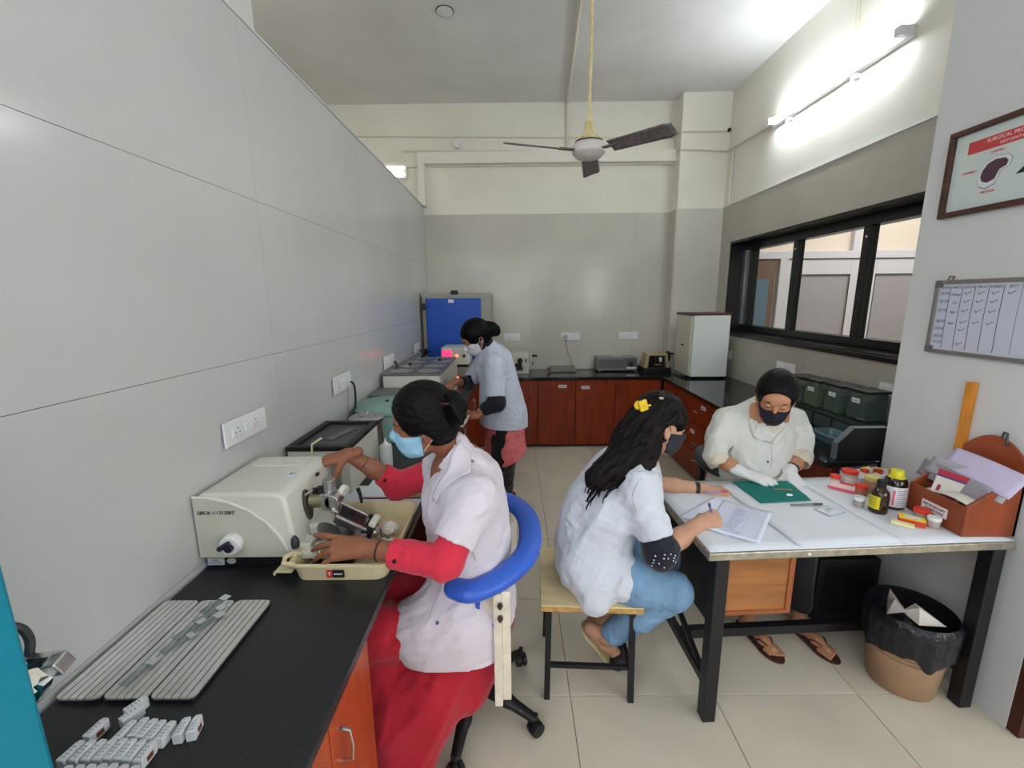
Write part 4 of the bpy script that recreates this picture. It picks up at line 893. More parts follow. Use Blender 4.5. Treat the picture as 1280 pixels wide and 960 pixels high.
o = G().box(1.845,1.715,.90,1.868,1.745,1.285).obj('wooden_strip', M('orange_wood',(214,140,50),.5,var=(6,.12),stretch=(6,6,1)), bevel=.001); tag(o,'tall thin orange wooden strip standing against the near wall','strip')
# ---------------- poster and whiteboard ----------------
po = thing('framed_poster','framed medical poster with red heading on the near right wall','poster'); po.matrix_world = wallm((1.868,1.70,2.125),(-1,0,0))
W_,H_=.60,.34; fw=.022
for b in ((-W_/2,-H_/2,W_/2,-H_/2+fw),(-W_/2,H_/2-fw,W_/2,H_/2),(-W_/2,-H_/2+fw,-W_/2+fw,H_/2-fw),(W_/2-fw,-H_/2+fw,W_/2,H_/2-fw)): G().box(b[0],b[1],0,b[2],b[3],.022).obj('frame_bar', wood_f, po, bevel=.003)
G().box(-W_/2+fw,-H_/2+fw,0,W_/2-fw,H_/2-fw,.006).obj('print', M('poster_print',(206,218,216),.1,coat=.6), po)
pr = M('poster_red',(196,60,66),.3,coat=.5); G().box(-.225,.065,.006,.225,.112,.0068).obj('red_heading', pr, po)
text('SURGICAL PROCESSING OF BLOCKS',.019,M('poster_text',(240,200,200),.4),po,T((.0,.098,.007)),bold=.0002); text('HISTOPATHOLOGY SPECIMENS',.015,M('poster_text',(240,200,200),.4),po,T((.0,.077,.007)),bold=.0001)
for x,y,l in ((-.11,.050,'CORTEX'),(-.205,-.005,'CAPSULE'),(-.12,-.095,'MEDULLA'),(.1,.045,'PELVIS')):
    G().box(x-.032,y-.006,.006,x+.032,y+.006,.0066).obj('caption_band', M('caption_pink',(226,190,190),.4), po); text(l,.011,M('caption_ink',(120,30,40),.5),po,T((x,y,.0069)))
kid=[(-.165,-.035),(-.155,-.058),(-.13,-.068),(-.10,-.058),(-.092,-.035),(-.085,-.02),(-.06,-.012),(-.055,.008),(-.07,.022),(-.11,.026),(-.14,.015),(-.158,-.008)]
G().prism([(x*1.10+.012,y*1.25) for x,y in kid],.006,.0066).obj('outline_shape', M('poster_line',(150,130,150),.4), po)
G().prism([(x*1.07+.008,y*1.19) for x,y in kid],.0061,.0068).obj('pale_shape', M('poster_pale',(216,222,224),.3), po)
G().prism([((x+.11)*.86-.11,(y+.02)*.86-.02) for x,y in kid],.0062,.0070).obj('dark_shape', M('poster_dark',(84,56,70),.3), po)
G().prism([(-.03,-.055),(.06,-.055),(.06,.02),(.03,.0)],.006,.0068).obj('black_shape', M('poster_black',(30,32,38),.3), po)
wbd = thing('whiteboard','aluminium-framed whiteboard with handwritten table on the near right wall','whiteboard'); wbd.matrix_world = wallm((1.868,1.655,1.54),(-1,0,0))
W_,H_=.60,.31; fw=.016; alf=M('board_frame',(150,146,142),.4,.6)
for b in ((-W_/2,-H_/2,W_/2,-H_/2+fw),(-W_/2,H_/2-fw,W_/2,H_/2),(-W_/2,-H_/2+fw,-W_/2+fw,H_/2-fw),(W_/2-fw,-H_/2+fw,W_/2,H_/2-fw)): G().box(b[0],b[1],0,b[2],b[3],.018).obj('frame_bar', alf, wbd, bevel=.002)
for sx in (-1,1):
    for sy in (-1,1): G().box(min(sx*W_/2,sx*(W_/2-.03)),min(sy*H_/2,sy*(H_/2-.03)),-.0,max(sx*W_/2,sx*(W_/2-.03)),max(sy*H_/2,sy*(H_/2-.03)),.0195).obj('corner_cap', M('corner_grey',(104,104,110),.5), wbd, bevel=.002)
G().box(-W_/2+fw,-H_/2+fw,0,W_/2-fw,H_/2-fw,.01).obj('board', M('board_white',(204,208,224),.15,coat=.4), wbd)
mk = M('marker_ink',(70,74,92),.6); g=G()
cols=[-.235,-.185,-.135,-.083,-.03,.03,.09,.16]
for k,x in enumerate(cols): g.tube([(x,.13,.0101),(x-.002,0,.0101),(x+.001,-.13,.0101)],.0012 if k<5 else .0007,4)
g.obj('ruled_lines', mk, wbd)
rows=[.10,.066,.028,-.018,-.05,-.082,-.107]
def wtx(s_,x,y,sz=.017): text(s_,sz,mk,wbd,T((x,y,.0103)),name='handwriting',shear=.2)
for s_,x in (('DATE',-.259),('PARTS',-.21),('GROSS',-.16),('PROC',-.109),('EMBED',-.057),('SECT',0)): wtx(s_,x,.123,.014)
for s_,y in zip(('25/10','26/10','27/10','28/10','29/10','30/10','31/10'),rows): wtx(s_,-.259,y)
for s_,y in zip(('Kidney','CA','Agar','Agar'),rows): wtx(s_,-.21,y-.006,.014)
tk=G()
for x,n in ((-.16,(0,1,2,3,4,6)),(-.109,(0,1,2,3)),(-.057,(0,1,2,3)),(0,(0,))):
    for r_ in n: y=rows[r_]; tk.tube([(x-.014,y+.003,.0104),(x-.008,y-.005,.0104),(x+.012,y+.007,.0104)],.0014,4)
tk.obj('tick_marks', mk, wbd)
G().tube([(-.255,.15,.012),(-.25,.172,.008),(-.235,.17,.006),(-.232,.155,.012)],.0035,6).obj('hanging_clip', M('clip_brass',(150,130,110),.4,.7), wbd, smooth=True)
# ---------------- stool ----------------
sto = thing('wooden_top_stool','black tube-frame stool with a pale plywood seat under the writing woman','stool',(.305,1.69,0),math.radians(-3))
ply = M('pale_plywood',(222,204,158),.45,var=(3,.08),stretch=(1,5,1)); plye=M('plywood_edge',(178,142,84),.6,var=(30,.2))
G().box(-.20,-.21,.452,.20,.20,.458).box(-.2,-.21,.436,.20,.20,.452).obj('seat_core', plye, sto, bevel=.002); G().box(-.199,-.209,.458,.199,.199,.463).obj('seat', ply, sto, bevel=.002)
for x,y in ((-.165,-.165),(.165,-.165),(-.165,.165),(.165,.165)): G().tube([(x*1.04,y*1.04,0),(x,y,.436)],.0165,4).obj('leg', blackm, sto)
for a,b in (((-.165,-.165),(.165,-.165)),((-.165,.165),(.165,.165)),((-.165,-.165),(-.165,.165)),((.165,-.165),(.165,.165))):
    for z in (.415,.155): G().tube([(a[0],a[1],z),(b[0],b[1],z)],.012,4).obj('rail', blackm, sto)
# ---------------- chairs ----------------
def caster_base(t, c, R0, a0, mat):
    G(T(c)).cyl((0,0,.075),(0,0,.33),.028,n=20).cyl((0,0,.05),(0,0,.11),.045,n=20).obj('gas_column', blackp, t, smooth=True)
    for k in range(5):
        a=a0+k*2*math.pi/5; ca,sa=math.cos(a),math.sin(a)
        S_=S(.005); p0=np.array(c)+[0,0,.105]; 
        S_.chain([p0,p0+[ca*R0*.55,sa*R0*.55,-.012],p0+[ca*R0*.96,sa*R0*.96,-.038]],[.034,.025,.019],.02,flat=((0,0,1),.8))
        l=smesh('base_arm',S_,blackp,t)
        px,py=c[0]+ca*R0,c[1]+sa*R0
        w_=G(T((px,py,.028),(0,0,a+1.1))); w_.lathe([(.008,-.026),(.027,-.022),(.029,-.006),(.02,-.003),(.02,.003),(.029,.006),(.027,.022),(.008,.026)],20,T((0,0,0),(math.pi/2,0,0))); w_.cyl((0,0,.02),(0,0,.06),.009); w_.obj('caster',blackp,t,smooth=True)
bluev = M('blue_vinyl',(46,92,196),.38,bump=(120,.1),coat=.1)
wp = M('cream_bracket',(222,214,196),.45,var=(20,.06))
ch = thing('blue_swivel_chair','swivel chair with blue horseshoe armrest and black star base under the seated woman in red','chair')
caster_base(ch,(-.175,1.50,0),.275,math.radians(-27),blackp)
A=[(-.185,1.215,.745),(-.13,1.195,.750),(-.03,1.255,.763),(.04,1.36,.775),(.055,1.50,.785),(.03,1.63,.79),(-.045,1.73,.79),(-.15,1.77,.785)]
sx_=S(.005); 
AP=smooth_pts(A,4); sx_.chain(AP,[.042]*len(AP),.0,flat=((0,0,1),.72)); smesh('horseshoe_armrest',sx_,bluev,ch)
G().box(-.072,1.195,.32,-.046,1.215,.735).obj('upright_bar', wp, ch, bevel=.002); G().box(-.046,1.20,.34,-.018,1.225,.74).obj('side_plate', wp, ch, bevel=.003)
G().box(-.115,1.222,.60,-.045,1.235,.73).obj('bracket_plate', wp, ch, bevel=.004); G().tube([(-.118,1.215,.735),(-.122,1.215,.68),(-.10,1.215,.62),(-.07,1.215,.61)],.008,8).obj('blue_strap', bluev, ch, smooth=True)
for zz in (.70,.655): G().cyl((-.050,1.195,zz),(-.050,1.184,zz),.009,n=6).cyl((-.050,1.184,zz),(-.050,1.176,zz),.005,n=8).obj('bolt', M('bolt_dark',(90,80,70),.4,.8), ch)
G().box(-.02,1.70,.30,.005,1.725,.77).obj('upright_bar', wp, ch, bevel=.002)
sd=S(.008); sd.box((-.20,1.47,.415),(.17,.19,.030),None,.03); smesh('seat',sd,bluev,ch)
G().box(-.2,1.28,.355,-.12,1.70,.385).obj('seat_frame', blackp, ch, bevel=.004)
bc = thing('black_chair','black chair with rounded grey-black armrest behind the gloved woman','chair')
bm_=M('black_vinyl',(46,50,54),.35); caster_base(bc,(1.28,2.36,0),.25,.3,blackp)
sx_=S(.006); AP=smooth_pts([(1.12,2.22,.70),(1.075,2.27,.715),(1.065,2.36,.73),(1.10,2.44,.74),(1.20,2.50,.75),(1.33,2.54,.76),(1.48,2.50,.75),(1.57,2.42,.74),(1.57,2.3,.72)],3); sx_.chain(AP,[.034]*len(AP),0,flat=((0,0,1),.9)); smesh('armrest',sx_,bm_,bc)
G().box(1.095,2.42,.42,1.125,2.47,.72).obj('upright_bar', blackm, bc, bevel=.003); G().box(1.54,2.42,.42,1.57,2.47,.72).obj('upright_bar', blackm, bc, bevel=.003)
sd=S(.01); sd.box((1.34,2.36,.43),(.22,.21,.035),None,.03); smesh('seat',sd,bm_,bc); G().box(1.10,2.3,.37,1.58,2.46,.395).obj('seat_frame', blackp, bc)
# ---------------- waste bin ----------------
bn = thing('waste_bin','brown plastic waste bin with black liner bag under the desk','bin',(1.655,1.605,0))
binm = M('bin_brown',(176,142,112),.5,var=(8,.05))
G().lathe([(.0,0),(.105,0),(.115,.005),(.142,.28),(.138,.28),(.112,.02),(0,.015)],40).obj('tub', binm, bn, smooth=True, ang=60)
for zz in (.17,.19,.21): G().lathe([(.1325+(zz-.17)*.1,zz-.0015),(.1345+(zz-.17)*.1,zz),(.1325+(zz-.17)*.1,zz+.0015)],40).obj('moulded_ring', M('bin_ring',(150,118,92),.5), bn, smooth=True)
g=G(); liner=M('bin_liner',(26,26,32),.28,bump=(40,.6,.01)); 
def lf(u,v):
    a=2*math.pi*u; n1=math.sin(a*5+1)*.5+math.sin(a*9+2.3)*.3+math.sin(a*14)*.2
    if v<.5: t=v*2; r=.152+.010*n1*t+.006; z=.20+.03*n1+ (1-t)*0+t*(.155-.03*n1); r=.152+.010*abs(n1)+.006*t+.0015*math.sin(a*31)
    else: t=(v-.5)*2; r=.145-.115*t**2-.010*n1*t*(1-t); z=.355-.26*t
    return (r*math.cos(a),r*math.sin(a),z)
g.sheet(lf,90,16); g.obj('liner_bag', liner, bn, smooth=True, ang=80)
tiss = M('tissue_paper',(226,218,208),.8,bump=(50,.4,.003))
def crumple(name,c,r,seed,label,mat=tiss,R=None,h=.004,amp=.25):
    s_=S(h).ell(c,r,R); w_=min(r)
    o=smesh(name,s_,mat,None,disp=folds([(w_*amp,w_*1.1,(.3,.5,.8),1.6,seed),(w_*amp*.5,w_*.5,(.8,.1,.4),1.3,seed+3)]),origin=c)
    return tag(o,label,'tissue')
def tent(name,pts,tris,label):
    o=G().add(pts,tris).obj(name,tiss,None,smooth=False,solid=.003); return tag(o,label,'tissue')
tent('crumpled_paper',[(1.57,1.62,.31),(1.545,1.60,.445),(1.60,1.57,.36),(1.60,1.66,.35),(1.65,1.60,.32),(1.575,1.60,.40)],[(0,5,3),(0,2,5),(5,2,1),(5,1,3),(2,4,3),(2,3,1)],'pointed white crumpled paper standing up in the waste bin')
tent('crumpled_paper',[(1.61,1.60,.34),(1.64,1.56,.385),(1.72,1.52,.33),(1.66,1.60,.375),(1.70,1.58,.345),(1.62,1.53,.33)],[(0,1,3),(1,2,4),(1,4,3),(0,5,1),(5,2,1)],'flatter white crumpled paper lying in the waste bin')
crumple('crumpled_tissue',(-.455,1.42,.835),(.032,.025,.022),3,'white crumpled tissue in the cream tray',h=.0025,amp=.4)
crumple('wax_shavings',(-.44,1.345,.822),(.034,.028,.012),9,'heap of translucent wax shavings in the cream tray',M('wax_white',(222,218,208),.6,sss=.2,bump=(150,.8,.004)),h=.0025,amp=.5)
o=tag(smesh('folded_cloth',S(.005).box((-.45,2.95,.86),(.09,.12,.02),None,.015),M('cloth_white',(222,222,226),.8),disp=folds([(.004,.04,(0,1,0),2,4)])),'white folded cloth on the enamel tray beside the standing woman','cloth')
# CPU box under the desk
o = thing('black_box','black steel box standing on the floor under the desk','box',(1.50,1.93,0)); G().box(0,.0,.03,.30,.17,.36).box(.02,.02,0,.06,.15,.03).box(.24,.02,0,.28,.15,.03).obj('case', M('soft_black',(24,24,26),.6), o, bevel=.004)
G().box(.03,-.004,.06,.27,0,.33).obj('front_panel', blackp, o)
# ---------------- people ----------------
def hframe(yaw,pitch,roll):
    yaw,pitch,roll = map(math.radians,(yaw,pitch,roll))
    f=np.array([math.cos(yaw)*math.cos(pitch),math.sin(yaw)*math.cos(pitch),-math.sin(pitch)]); l=np.array([-math.sin(yaw),math.cos(yaw),0]); u=np.cross(f,l)
    c,s=math.cos(roll),math.sin(roll); return np.array([f,c*l+s*u,-s*l+c*u]).T
class Head:
    def __init__(s,c,ang,sc=1.): s.c=np.array(c); s.R=hframe(*ang); s.sc=sc
    def W(s,x,y,z): return s.c+s.R@(np.array([x,y,z])*s.sc)
    def D(s,x,y,z): return s.R@np.array([x,y,z])
    def build(s,S_,o=0.,face=True):
        k=s.sc; W=s.W; R=s.R; e=lambda c,r,kk=.02,op='u',RR=None: S_.ell(W(*c),[q*k+o for q in r],R if RR is None else RR,kk*k,op)
        e((-.010,0,.028),(.094,.073,.088)); e((.036,0,-.028),(.054,.056,.078),.025); e((.040,0,-.072),(.044,.048,.034),.025)
        S_.cone(W(.066,-.008,-.092),W(.066,.008,-.092),.019*k+o,None,.02)
        e((.070,0,.036),(.024,.052,.032),.02)
        e((.062,.034,-.022),(.022,.022,.022),.02); e((.062,-.034,-.022),(.022,.022,.022),.02)
        if face:
            for sy in (-1,1): e((.097,.032*sy,.010),(.014,.017,.012),.012,'s'); e((.078,.031*sy,.008),(.0135,.0145,.012),.004)
            S_.cone(W(.088,0,.012),W(.106,0,-.030),.007*k+o,.0105*k+o,.010)
            for sy in (-1,1): S_.ell(W(.098,.010*sy,-.034),[.009*k+o,.007*k+o,.007*k+o],R,.008*k)
            e((.087,0,-.056),(.011,.022,.006),.006); e((.085,0,-.066),(.011,.019,.007),.006)
            for sy in (-1,1):
                Re = R@np.array([[.95,0,-.3],[0,1,0],[.3,0,.95]])
                S_.ell(W(-.006,.077*sy,-.004),[.017*k,.008*k,.031*k],Re,.006*k); S_.ell(W(.001,.084*sy,.004),[.009*k,.005*k,.016*k],Re,.004*k,'s'); S_.ell(W(.002,.074*sy,-.030),[.008*k,.006*k,.009*k],R,.006*k)
        return S_
    def mask(s,mat,parent,strap,loops,top=-.012,label=None,tilt=.32,bulge=.004,disp=None):
        m=S(.0025); s.build(m,.004,False)
        m.cone(s.W(.088,0,.006),s.W(.108,0,-.026),.010*s.sc+bulge,.015*s.sc+bulge,.02); m.ell(s.W(.07,0,-.055),[.038+bulge,.046,.042],s.R,.02)
        m.plane(s.W(.11,0,top+.012),s.D(tilt*-.2,0,1)); m.plane(s.W(.022,0,-.04),s.D(-1,0,-.15)); m.plane(s.W(.05,0,-.104),s.D(-.25,0,-1))
        o=smesh('face_mask',m,mat,parent,disp=disp or folds([(.0008,.010,s.D(0,1,0),8,2)]))
        for side in loops:
            G().tube([s.W(.026,.066*side,-.022),s.W(.012,.076*side,-.008),s.W(-.004,.088*side,.016),s.W(-.014,.088*side,.022),s.W(-.022,.086*side,.006),s.W(-.018,.082*side,-.02),s.W(.006,.068*side,-.05),s.W(.024,.058*side,-.072)],.0013,6).obj('ear_loop',strap,o,smooth=True)
        return o
    def features(s,parent,browm,iris=True,sides=(-1,1)):
        lash=M('eyelash',(24,16,14),.6); 
        for sy in sides:
            g=G(); g.tube([s.W(.0905,.018*sy,.029),s.W(.0915,.030*sy,.034),s.W(.082,.048*sy,.030)],[.002,.0028,.0012],6); g.obj('eyebrow',browm,parent,smooth=True)
            G().tube([s.W(.0885,.020*sy,.004),s.W(.0925,.031*sy,.0035),s.W(.086,.043*sy,.006)],[.0009,.0013,.0009],6).obj('eyelashes',lash,parent,smooth=True)
            if not iris: continue
            st=S(.0012).ell(s.W(.0803,.031*sy,.0065),(.0122,.0125,.0095),s.R); st.plane(s.W(.08,0,.0065),s.D(0,0,1)); st.plane(s.W(.08,0,.0005),s.D(0,0,-1)); smesh('eye',st,M('eye_white',(206,198,190),.3),parent)
            if iris: G().cyl(s.W(.0905,.031*sy,.0035),s.W(.0932,.031*sy,.003),.0038,n=10).obj('iris',M('iris_dark',(34,20,14),.2),parent)
def hand(S_, w, xd, zd, thumb, curls=((10,15,10),)*4, spread=(6,2,-3,-8), th=(45,20,10,15), sc=1., o=0.):
    """w wrist, xd finger direction, zd back of the hand, thumb=+1/-1 chooses the thumb side (Y = zd x xd)"""
    R=fr(xd,zd); R[:,1]*=thumb; W=lambda x,y,z: np.array(w)+R@(np.array([x,y,z])*sc); r_=lambda q:q*sc+o
    kn=[(.093,.030,.002),(.097,.010,.005),(.092,-.010,.003),(.084,-.028,-.002)]
    S_.cone(W(-.03,0,0),W(.012,0,0),r_(.026),r_(.025),.01,flat=(R[:,2],.72))
    for x,y,z in kn: S_.cone(W(.012,y*.5,0),W(x,y,z-.002),r_(.0155),r_(.0115),.012)
    S_.cone(W(.03,0,-.004),W(.075,0,-.004),r_(.018),r_(.016),.015,flat=(R[:,2],.8)); S_.ell(W(.035,.022,-.010),[r_(.024),r_(.014),r_(.013)],R,.012)
    L=[(.040,.024,.019),(.044,.028,.020),(.041,.026,.020),(.032,.020,.018)]; rad=[(.0095,.0085,.0078,.0066)]*3+[(.0085,.0075,.0068,.006)]
    tips=[]
    for i,(kx,l,cu,sp,rr_) in enumerate(zip(kn,L,(curls*4)[:4] if len(curls)==1 else curls,spread,rad)):
        a=math.radians(sp); p=np.array(kx); ang=0; pts=[p]
        for ll,c in zip(l,cu):
            ang+=math.radians(c); d=np.array([math.cos(ang)*math.cos(a),math.sin(a)*math.cos(ang),-math.sin(ang)]); p=p+d*ll; pts.append(p)
        for j in range(3): S_.cone(W(*pts[j]),W(*pts[j+1]),r_(rr_[j]),r_(rr_[j+1]),.004)
        tips.append(W(*pts[-1]))
    ab,dn,c1,c2=[math.radians(q) for q in th]; p=np.array([.022,.026,-.008]); d=np.array([math.cos(ab)*math.cos(dn),math.sin(ab)*math.cos(dn),-math.sin(dn)]); pts=[p]
    for ll,c in zip((.042,.033,.026),(0,c1,c2)):
        cr=np.array([math.cos(c),-math.sin(c),0]); x,y=d[0],d[1]; d=np.array([x*math.cos(c)+y*math.sin(c),-x*math.sin(c)+y*math.cos(c),d[2]-.1]); d/=np.linalg.norm(d); p=p+d*ll; pts.append(p)
    for j,(a_,b_) in enumerate(((.014,.0115),(.0115,.010),(.010,.0075))): S_.cone(W(*pts[j]),W(*pts[j+1]),r_(a_),r_(b_),.008)
    return tips
def skinm(name,rgb): return M(name,rgb,.5,var=(14,.05),sss=.06,bump=(220,.12))
def hairm(name,rgb,st=(1,1,1)): return M(name,[q*.55 for q in rgb],.45,bump=(60,.5,.003),stretch=st,spec=.15,var=(40,.3))
def cloth(name,rgb): return M(name,rgb,.85,bump=(500,.12),sheen=.15,var=(5,.012))
def snap(name,p):
    v=SV[name]; i=np.argmin(((v-np.array(p))**2).sum(1)); return v[i]
def ring(name,c,axis,r,th,mat,parent,fl=1.):
    R=fr(axis,(0,.3,1)); pts=[np.array(c)+R@np.array([0,math.cos(a)*r,math.sin(a)*r*fl]) for a in np.linspace(0,2*math.pi,25)[:-1]]
    return G().tube(pts,th,8,closed=True).obj(name,mat,parent,smooth=True)
def band(name,c,axis,r,w_,mat,parent,fl=1.,th=.002):
    a_=nrm(axis); R=fr(a_,(0,.3,1)); g=G(); n=32; vs=[];fs=[]
    for j,(o_,rr) in enumerate(((-w_/2,r),(-w_/2,r+th),(w_/2,r+th),(w_/2,r))):
        vs+= [tuple(np.array(c)+a_*o_+R@np.array([0,math.cos(2*math.pi*i/n)*rr,math.sin(2*math.pi*i/n)*rr*fl])) for i in range(n)]
    for j in range(4):
        for i in range(n): fs.append((j*n+i,j*n+(i+1)%n,((j+1)%4)*n+(i+1)%n,((j+1)%4)*n+i))
    return g.add(vs,fs).obj(name,mat,parent,smooth=True)
def lapel(name,pts_in,pts_out,mat,parent,th=.004):
    a=smooth_pts(pts_in,5); b=smooth_pts(pts_out,5); g=G(); n=len(a); m=4
    vs=[tuple(a[i]+(b[i]-a[i])*j/m) for i in range(n) for j in range(m+1)]
    fs=[(i*(m+1)+j,(i+1)*(m+1)+j,(i+1)*(m+1)+j+1,i*(m+1)+j+1) for i in range(n-1) for j in range(m)]
    return g.add(vs,fs).obj(name,mat,parent,smooth=True,solid=th)
def lapel2(name,pin,pout,mat,parent,src,off=.004,th=.003):
    a=smooth_pts(pin,6); b=smooth_pts(pout,6); n=len(a); m=6; P_=np.array([[a[i]+(b[i]-a[i])*j/m for j in range(m+1)] for i in range(n)]); Q=P_.copy()
    v=SV[src]; nn=NV[src]
    for i in range(n):
        for j in range(m+1):
            k=np.argmin(((v-P_[i,j])**2).sum(1)); Q[i,j]=v[k]+nn[k]*off
    for _ in range(3):
        R_=Q.copy(); R_[1:-1,1:-1]=(Q[1:-1,1:-1]*2+Q[:-2,1:-1]+Q[2:,1:-1]+Q[1:-1,:-2]+Q[1:-1,2:])/6
        R_[1:-1,0]=(Q[1:-1,0]*2+Q[:-2,0]+Q[2:,0])/4; R_[1:-1,-1]=(Q[1:-1,-1]*2+Q[:-2,-1]+Q[2:,-1])/4; Q=R_
    g=G(); vs=[tuple(q) for q in Q.reshape(-1,3)]
    fs=[(i*(m+1)+j,(i+1)*(m+1)+j,(i+1)*(m+1)+j+1,i*(m+1)+j+1) for i in range(n-1) for j in range(m)]
    return g.add(vs,fs).obj(name,mat,parent,smooth=True,solid=th)
def neckband(base,top,r0,r1,front,mat,parent,w=.03):
    s_=S(.003); s_.cone(base,top,r0+.006,r1+.006,0); s_.cone(np.array(base)-(np.array(top)-base)*.3,np.array(top)+(np.array(top)-base)*.8,r0-.001,r1-.001,.002,'s')
    u=nrm(np.array(top)-base); s_.plane(np.array(top),u); s_.plane(np.array(base),-u)
    f=nrm(front); s_.cone(np.array(base)+f*r0*1.2-u*.02,np.array(top)+f*r1*1.5+u*.02,w,w*1.6,.002,'s')
    return smesh('collar_band',s_,mat,parent)
def cuffcut(s_,c,ax,r,d=.04): s_.ell(np.array(c)+nrm(ax)*d,[d,r,r],fr(ax,(.1,.3,1)),.002,'s')
def person(name,body_parts,mat,label,origin):
    o=smesh('person',body_parts,mat,None,origin=origin); o['label']=label; o['category']='person'; o['group']='women at work in the laboratory'
    del o['group']; return o
class Kid:   # lets world-space children sit under a person whose origin is on the floor
    pass
def adopt(p):
    for c in p.children: c.matrix_parent_inverse = Matrix.Translation(p.location).inverted()
redcl=cloth('red_kurta',(206,40,66)); redsk=cloth('red_dress',(176,22,44)); navy=cloth('navy_sleeve',(16,18,34))

# ---- W1: seated at the microtome ----
H1=Head((-.283,1.334,1.256),(-172,11,-15),1.0)
sk1=skinm('skin_brown',(146,92,68))
b=S(.003); H1.build(b)
b.cone(H1.W(-.02,0,-.03),(-.185,1.392,1.095),.052,.046,.02)
SHN,ELN,WRN=np.array((-.125,1.235,1.035)),np.array((-0.207,1.140,0.887)),np.array((-0.458,1.190,0.901))
SHF,ELF,WRF=np.array((-.20,1.56,1.03)),np.array((-0.468,1.620,0.919)),np.array((-0.633,1.570,1.060))
b.chain([SHN,ELN,(ELN+WRN)/2+[0,0,.002],WRN],[.04,.036,.035,.026],.015); b.chain([SHF,ELF,(ELF+WRF)/2,WRF],[.045,.038,.034,.025],.015)
b.chain([(-.18,1.39,1.08),SHN],[.045,.04],.02); b.chain([(-.18,1.39,1.08),SHF],[.045,.04],.02)
hand(b,WRN,(-1,.12,-.06),(.05,-.50,.86),-1,curls=((0,8,6),(14,16,10),(18,20,10),(22,22,10)),spread=(10,0,-10,-20),th=(40,30,15,20),sc=1.04)
hand(b,WRF,(-1,-.12,-.22),(-.2,-.25,.95),1,curls=((4,8,6),(6,10,6),(10,14,8),(14,16,10)),th=(48,30,10,15),sc=1.0)
tb=S(.012); tb.chain([(-.185,1.39,1.06),(-.17,1.40,.75),(-.13,1.40,.52)],[.10,.11,.13],.05,flat=((0,1,0),1.3)); tb.chain([(-.13,1.33,.50),(-.5,1.27,.55),(-.47,1.26,.1)],[.085,.06,.04],.03); tb.chain([(-.13,1.48,.50),(-.5,1.45,.55),(-.47,1.45,.1)],[.085,.06,.04],.03)
for yy in (1.26,1.45): tb.cone((-.47,yy,.06),(-.62,yy,.035),.04,.03,.03)
p1=person('person',[b,tb],sk1,'woman in white coat over red dress seated at the microtome, pale blue mask',(-.15,1.42,0))
brow=M('dark_hair_brow',(22,16,16),.7)
H1.features(p1,brow,sides=(1,-1))
hm=hairm('black_hair',(17,14,17),(2,2,9))
hs=S(.003); K=H1
hs.ell(K.W(-.006,0,.034),[.103,.090,.103],K.R); hs.ell(K.W(-.035,.0,-.005),[.075,.084,.085],K.R,.02); hs.ell(K.W(-.03,.075,.005),[.045,.018,.04],K.R,.02); hs.ell(K.W(-.03,-.075,.005),[.045,.018,.04],K.R,.02)
hs.ell(K.W(.105,0,-.030),[.088,.080,.098],K.R,.015,'s'); hs.ell(K.W(.010,.088,-.025),[.024,.022,.030],K.R,.008,'s'); hs.ell(K.W(.03,.075,-.045),[.05,.03,.04],K.R,.01,'s')
Bn=np.array((-0.178,1.290,1.317)); Rb=fr((.35,.0,-.9),(0,-1,0)); hs.cone(K.W(-.09,0,.02),Bn,.03,.026,.008); hs.ell(Bn,[.052,.032,.034],Rb,.003); hs.ell(Bn+[.004,-.024,-.01],[.048,.016,.022],Rb,.006)
hd=smesh('hair',hs,hm,p1,disp=folds([(.0016,.008,K.D(-.9,0,-.35),9,4),(.0018,.03,K.D(-.9,0,-.3),4,7)]))
G().tube([Bn+Rb@np.array([.01*math.cos(a),.036*math.cos(a),.034*math.sin(a)])+[-.02,0,.014] for a in np.linspace(0,6.0,16)],.004,8).obj('hair_tie',M('maroon_tie',(60,16,26),.7),p1,smooth=True)
H1.mask(M('pale_blue_mask',(150,198,224),.8,bump=(200,.2)),p1,M('mask_loop',(226,226,222),.7),(1,-1),top=-.018,bulge=.0)
G().cyl(H1.W(.0,.083,-.032),H1.W(.0,.088,-.032),.0035,n=10).obj('earring',M('gold',(200,150,70),.25,1),p1)
# red kurta (upper) and sleeves
rk=S(.004); HEMN=SHN+(ELN-SHN)*.62; HEMF=SHF+(ELF-SHF)*.42
CUN=ELN+(WRN-ELN)*.60; CUF=ELF+(WRF-ELF)*.30
rk.chain([SHN,ELN+[.002,0,-.004],CUN],[.050,.050,.044],.02); rk.chain([SHF,ELF+[0,0,-.012],CUF],[.056,.054,.044],.02)
rk.plane(CUN,WRN-ELN) if False else None
cuffcut(rk,CUN,WRN-ELN,.06); cuffcut(rk,CUF,WRF-ELF,.06)
rk.cone((-.205,1.383,1.075),(-.18,1.39,.95),.072,.11,.02)
smesh('kurta_sleeves',rk,redcl,p1,disp=folds([(.003,.03,(-.1,.4,-1),3,11)]))
for c_ in (CUN+[.012,-.046,.004],CUF+[.018,-.046,-.004]): 
    q=snap('kurta_sleeves',c_); G().cyl(q+[0,.002,0],q+[0,-.004,0],.006,n=12).obj('cuff_button',blackp,p1)
ring('bangle',WRN+(ELN-WRN)*.20,ELN-WRN,.031,.0028,M('dark_bangle',(40,30,28),.5),p1,.95); ring('thread_bracelet',WRF+(ELF-WRF)*.30,ELF-WRF,.030,.002,M('brown_thread',(90,50,40),.7),p1,.95)
ring('finger_ring',(-0.585,1.185,0.892),(-1,.0,-.5),.0098,.0016,M('gold',(200,150,70),.25,1),p1)
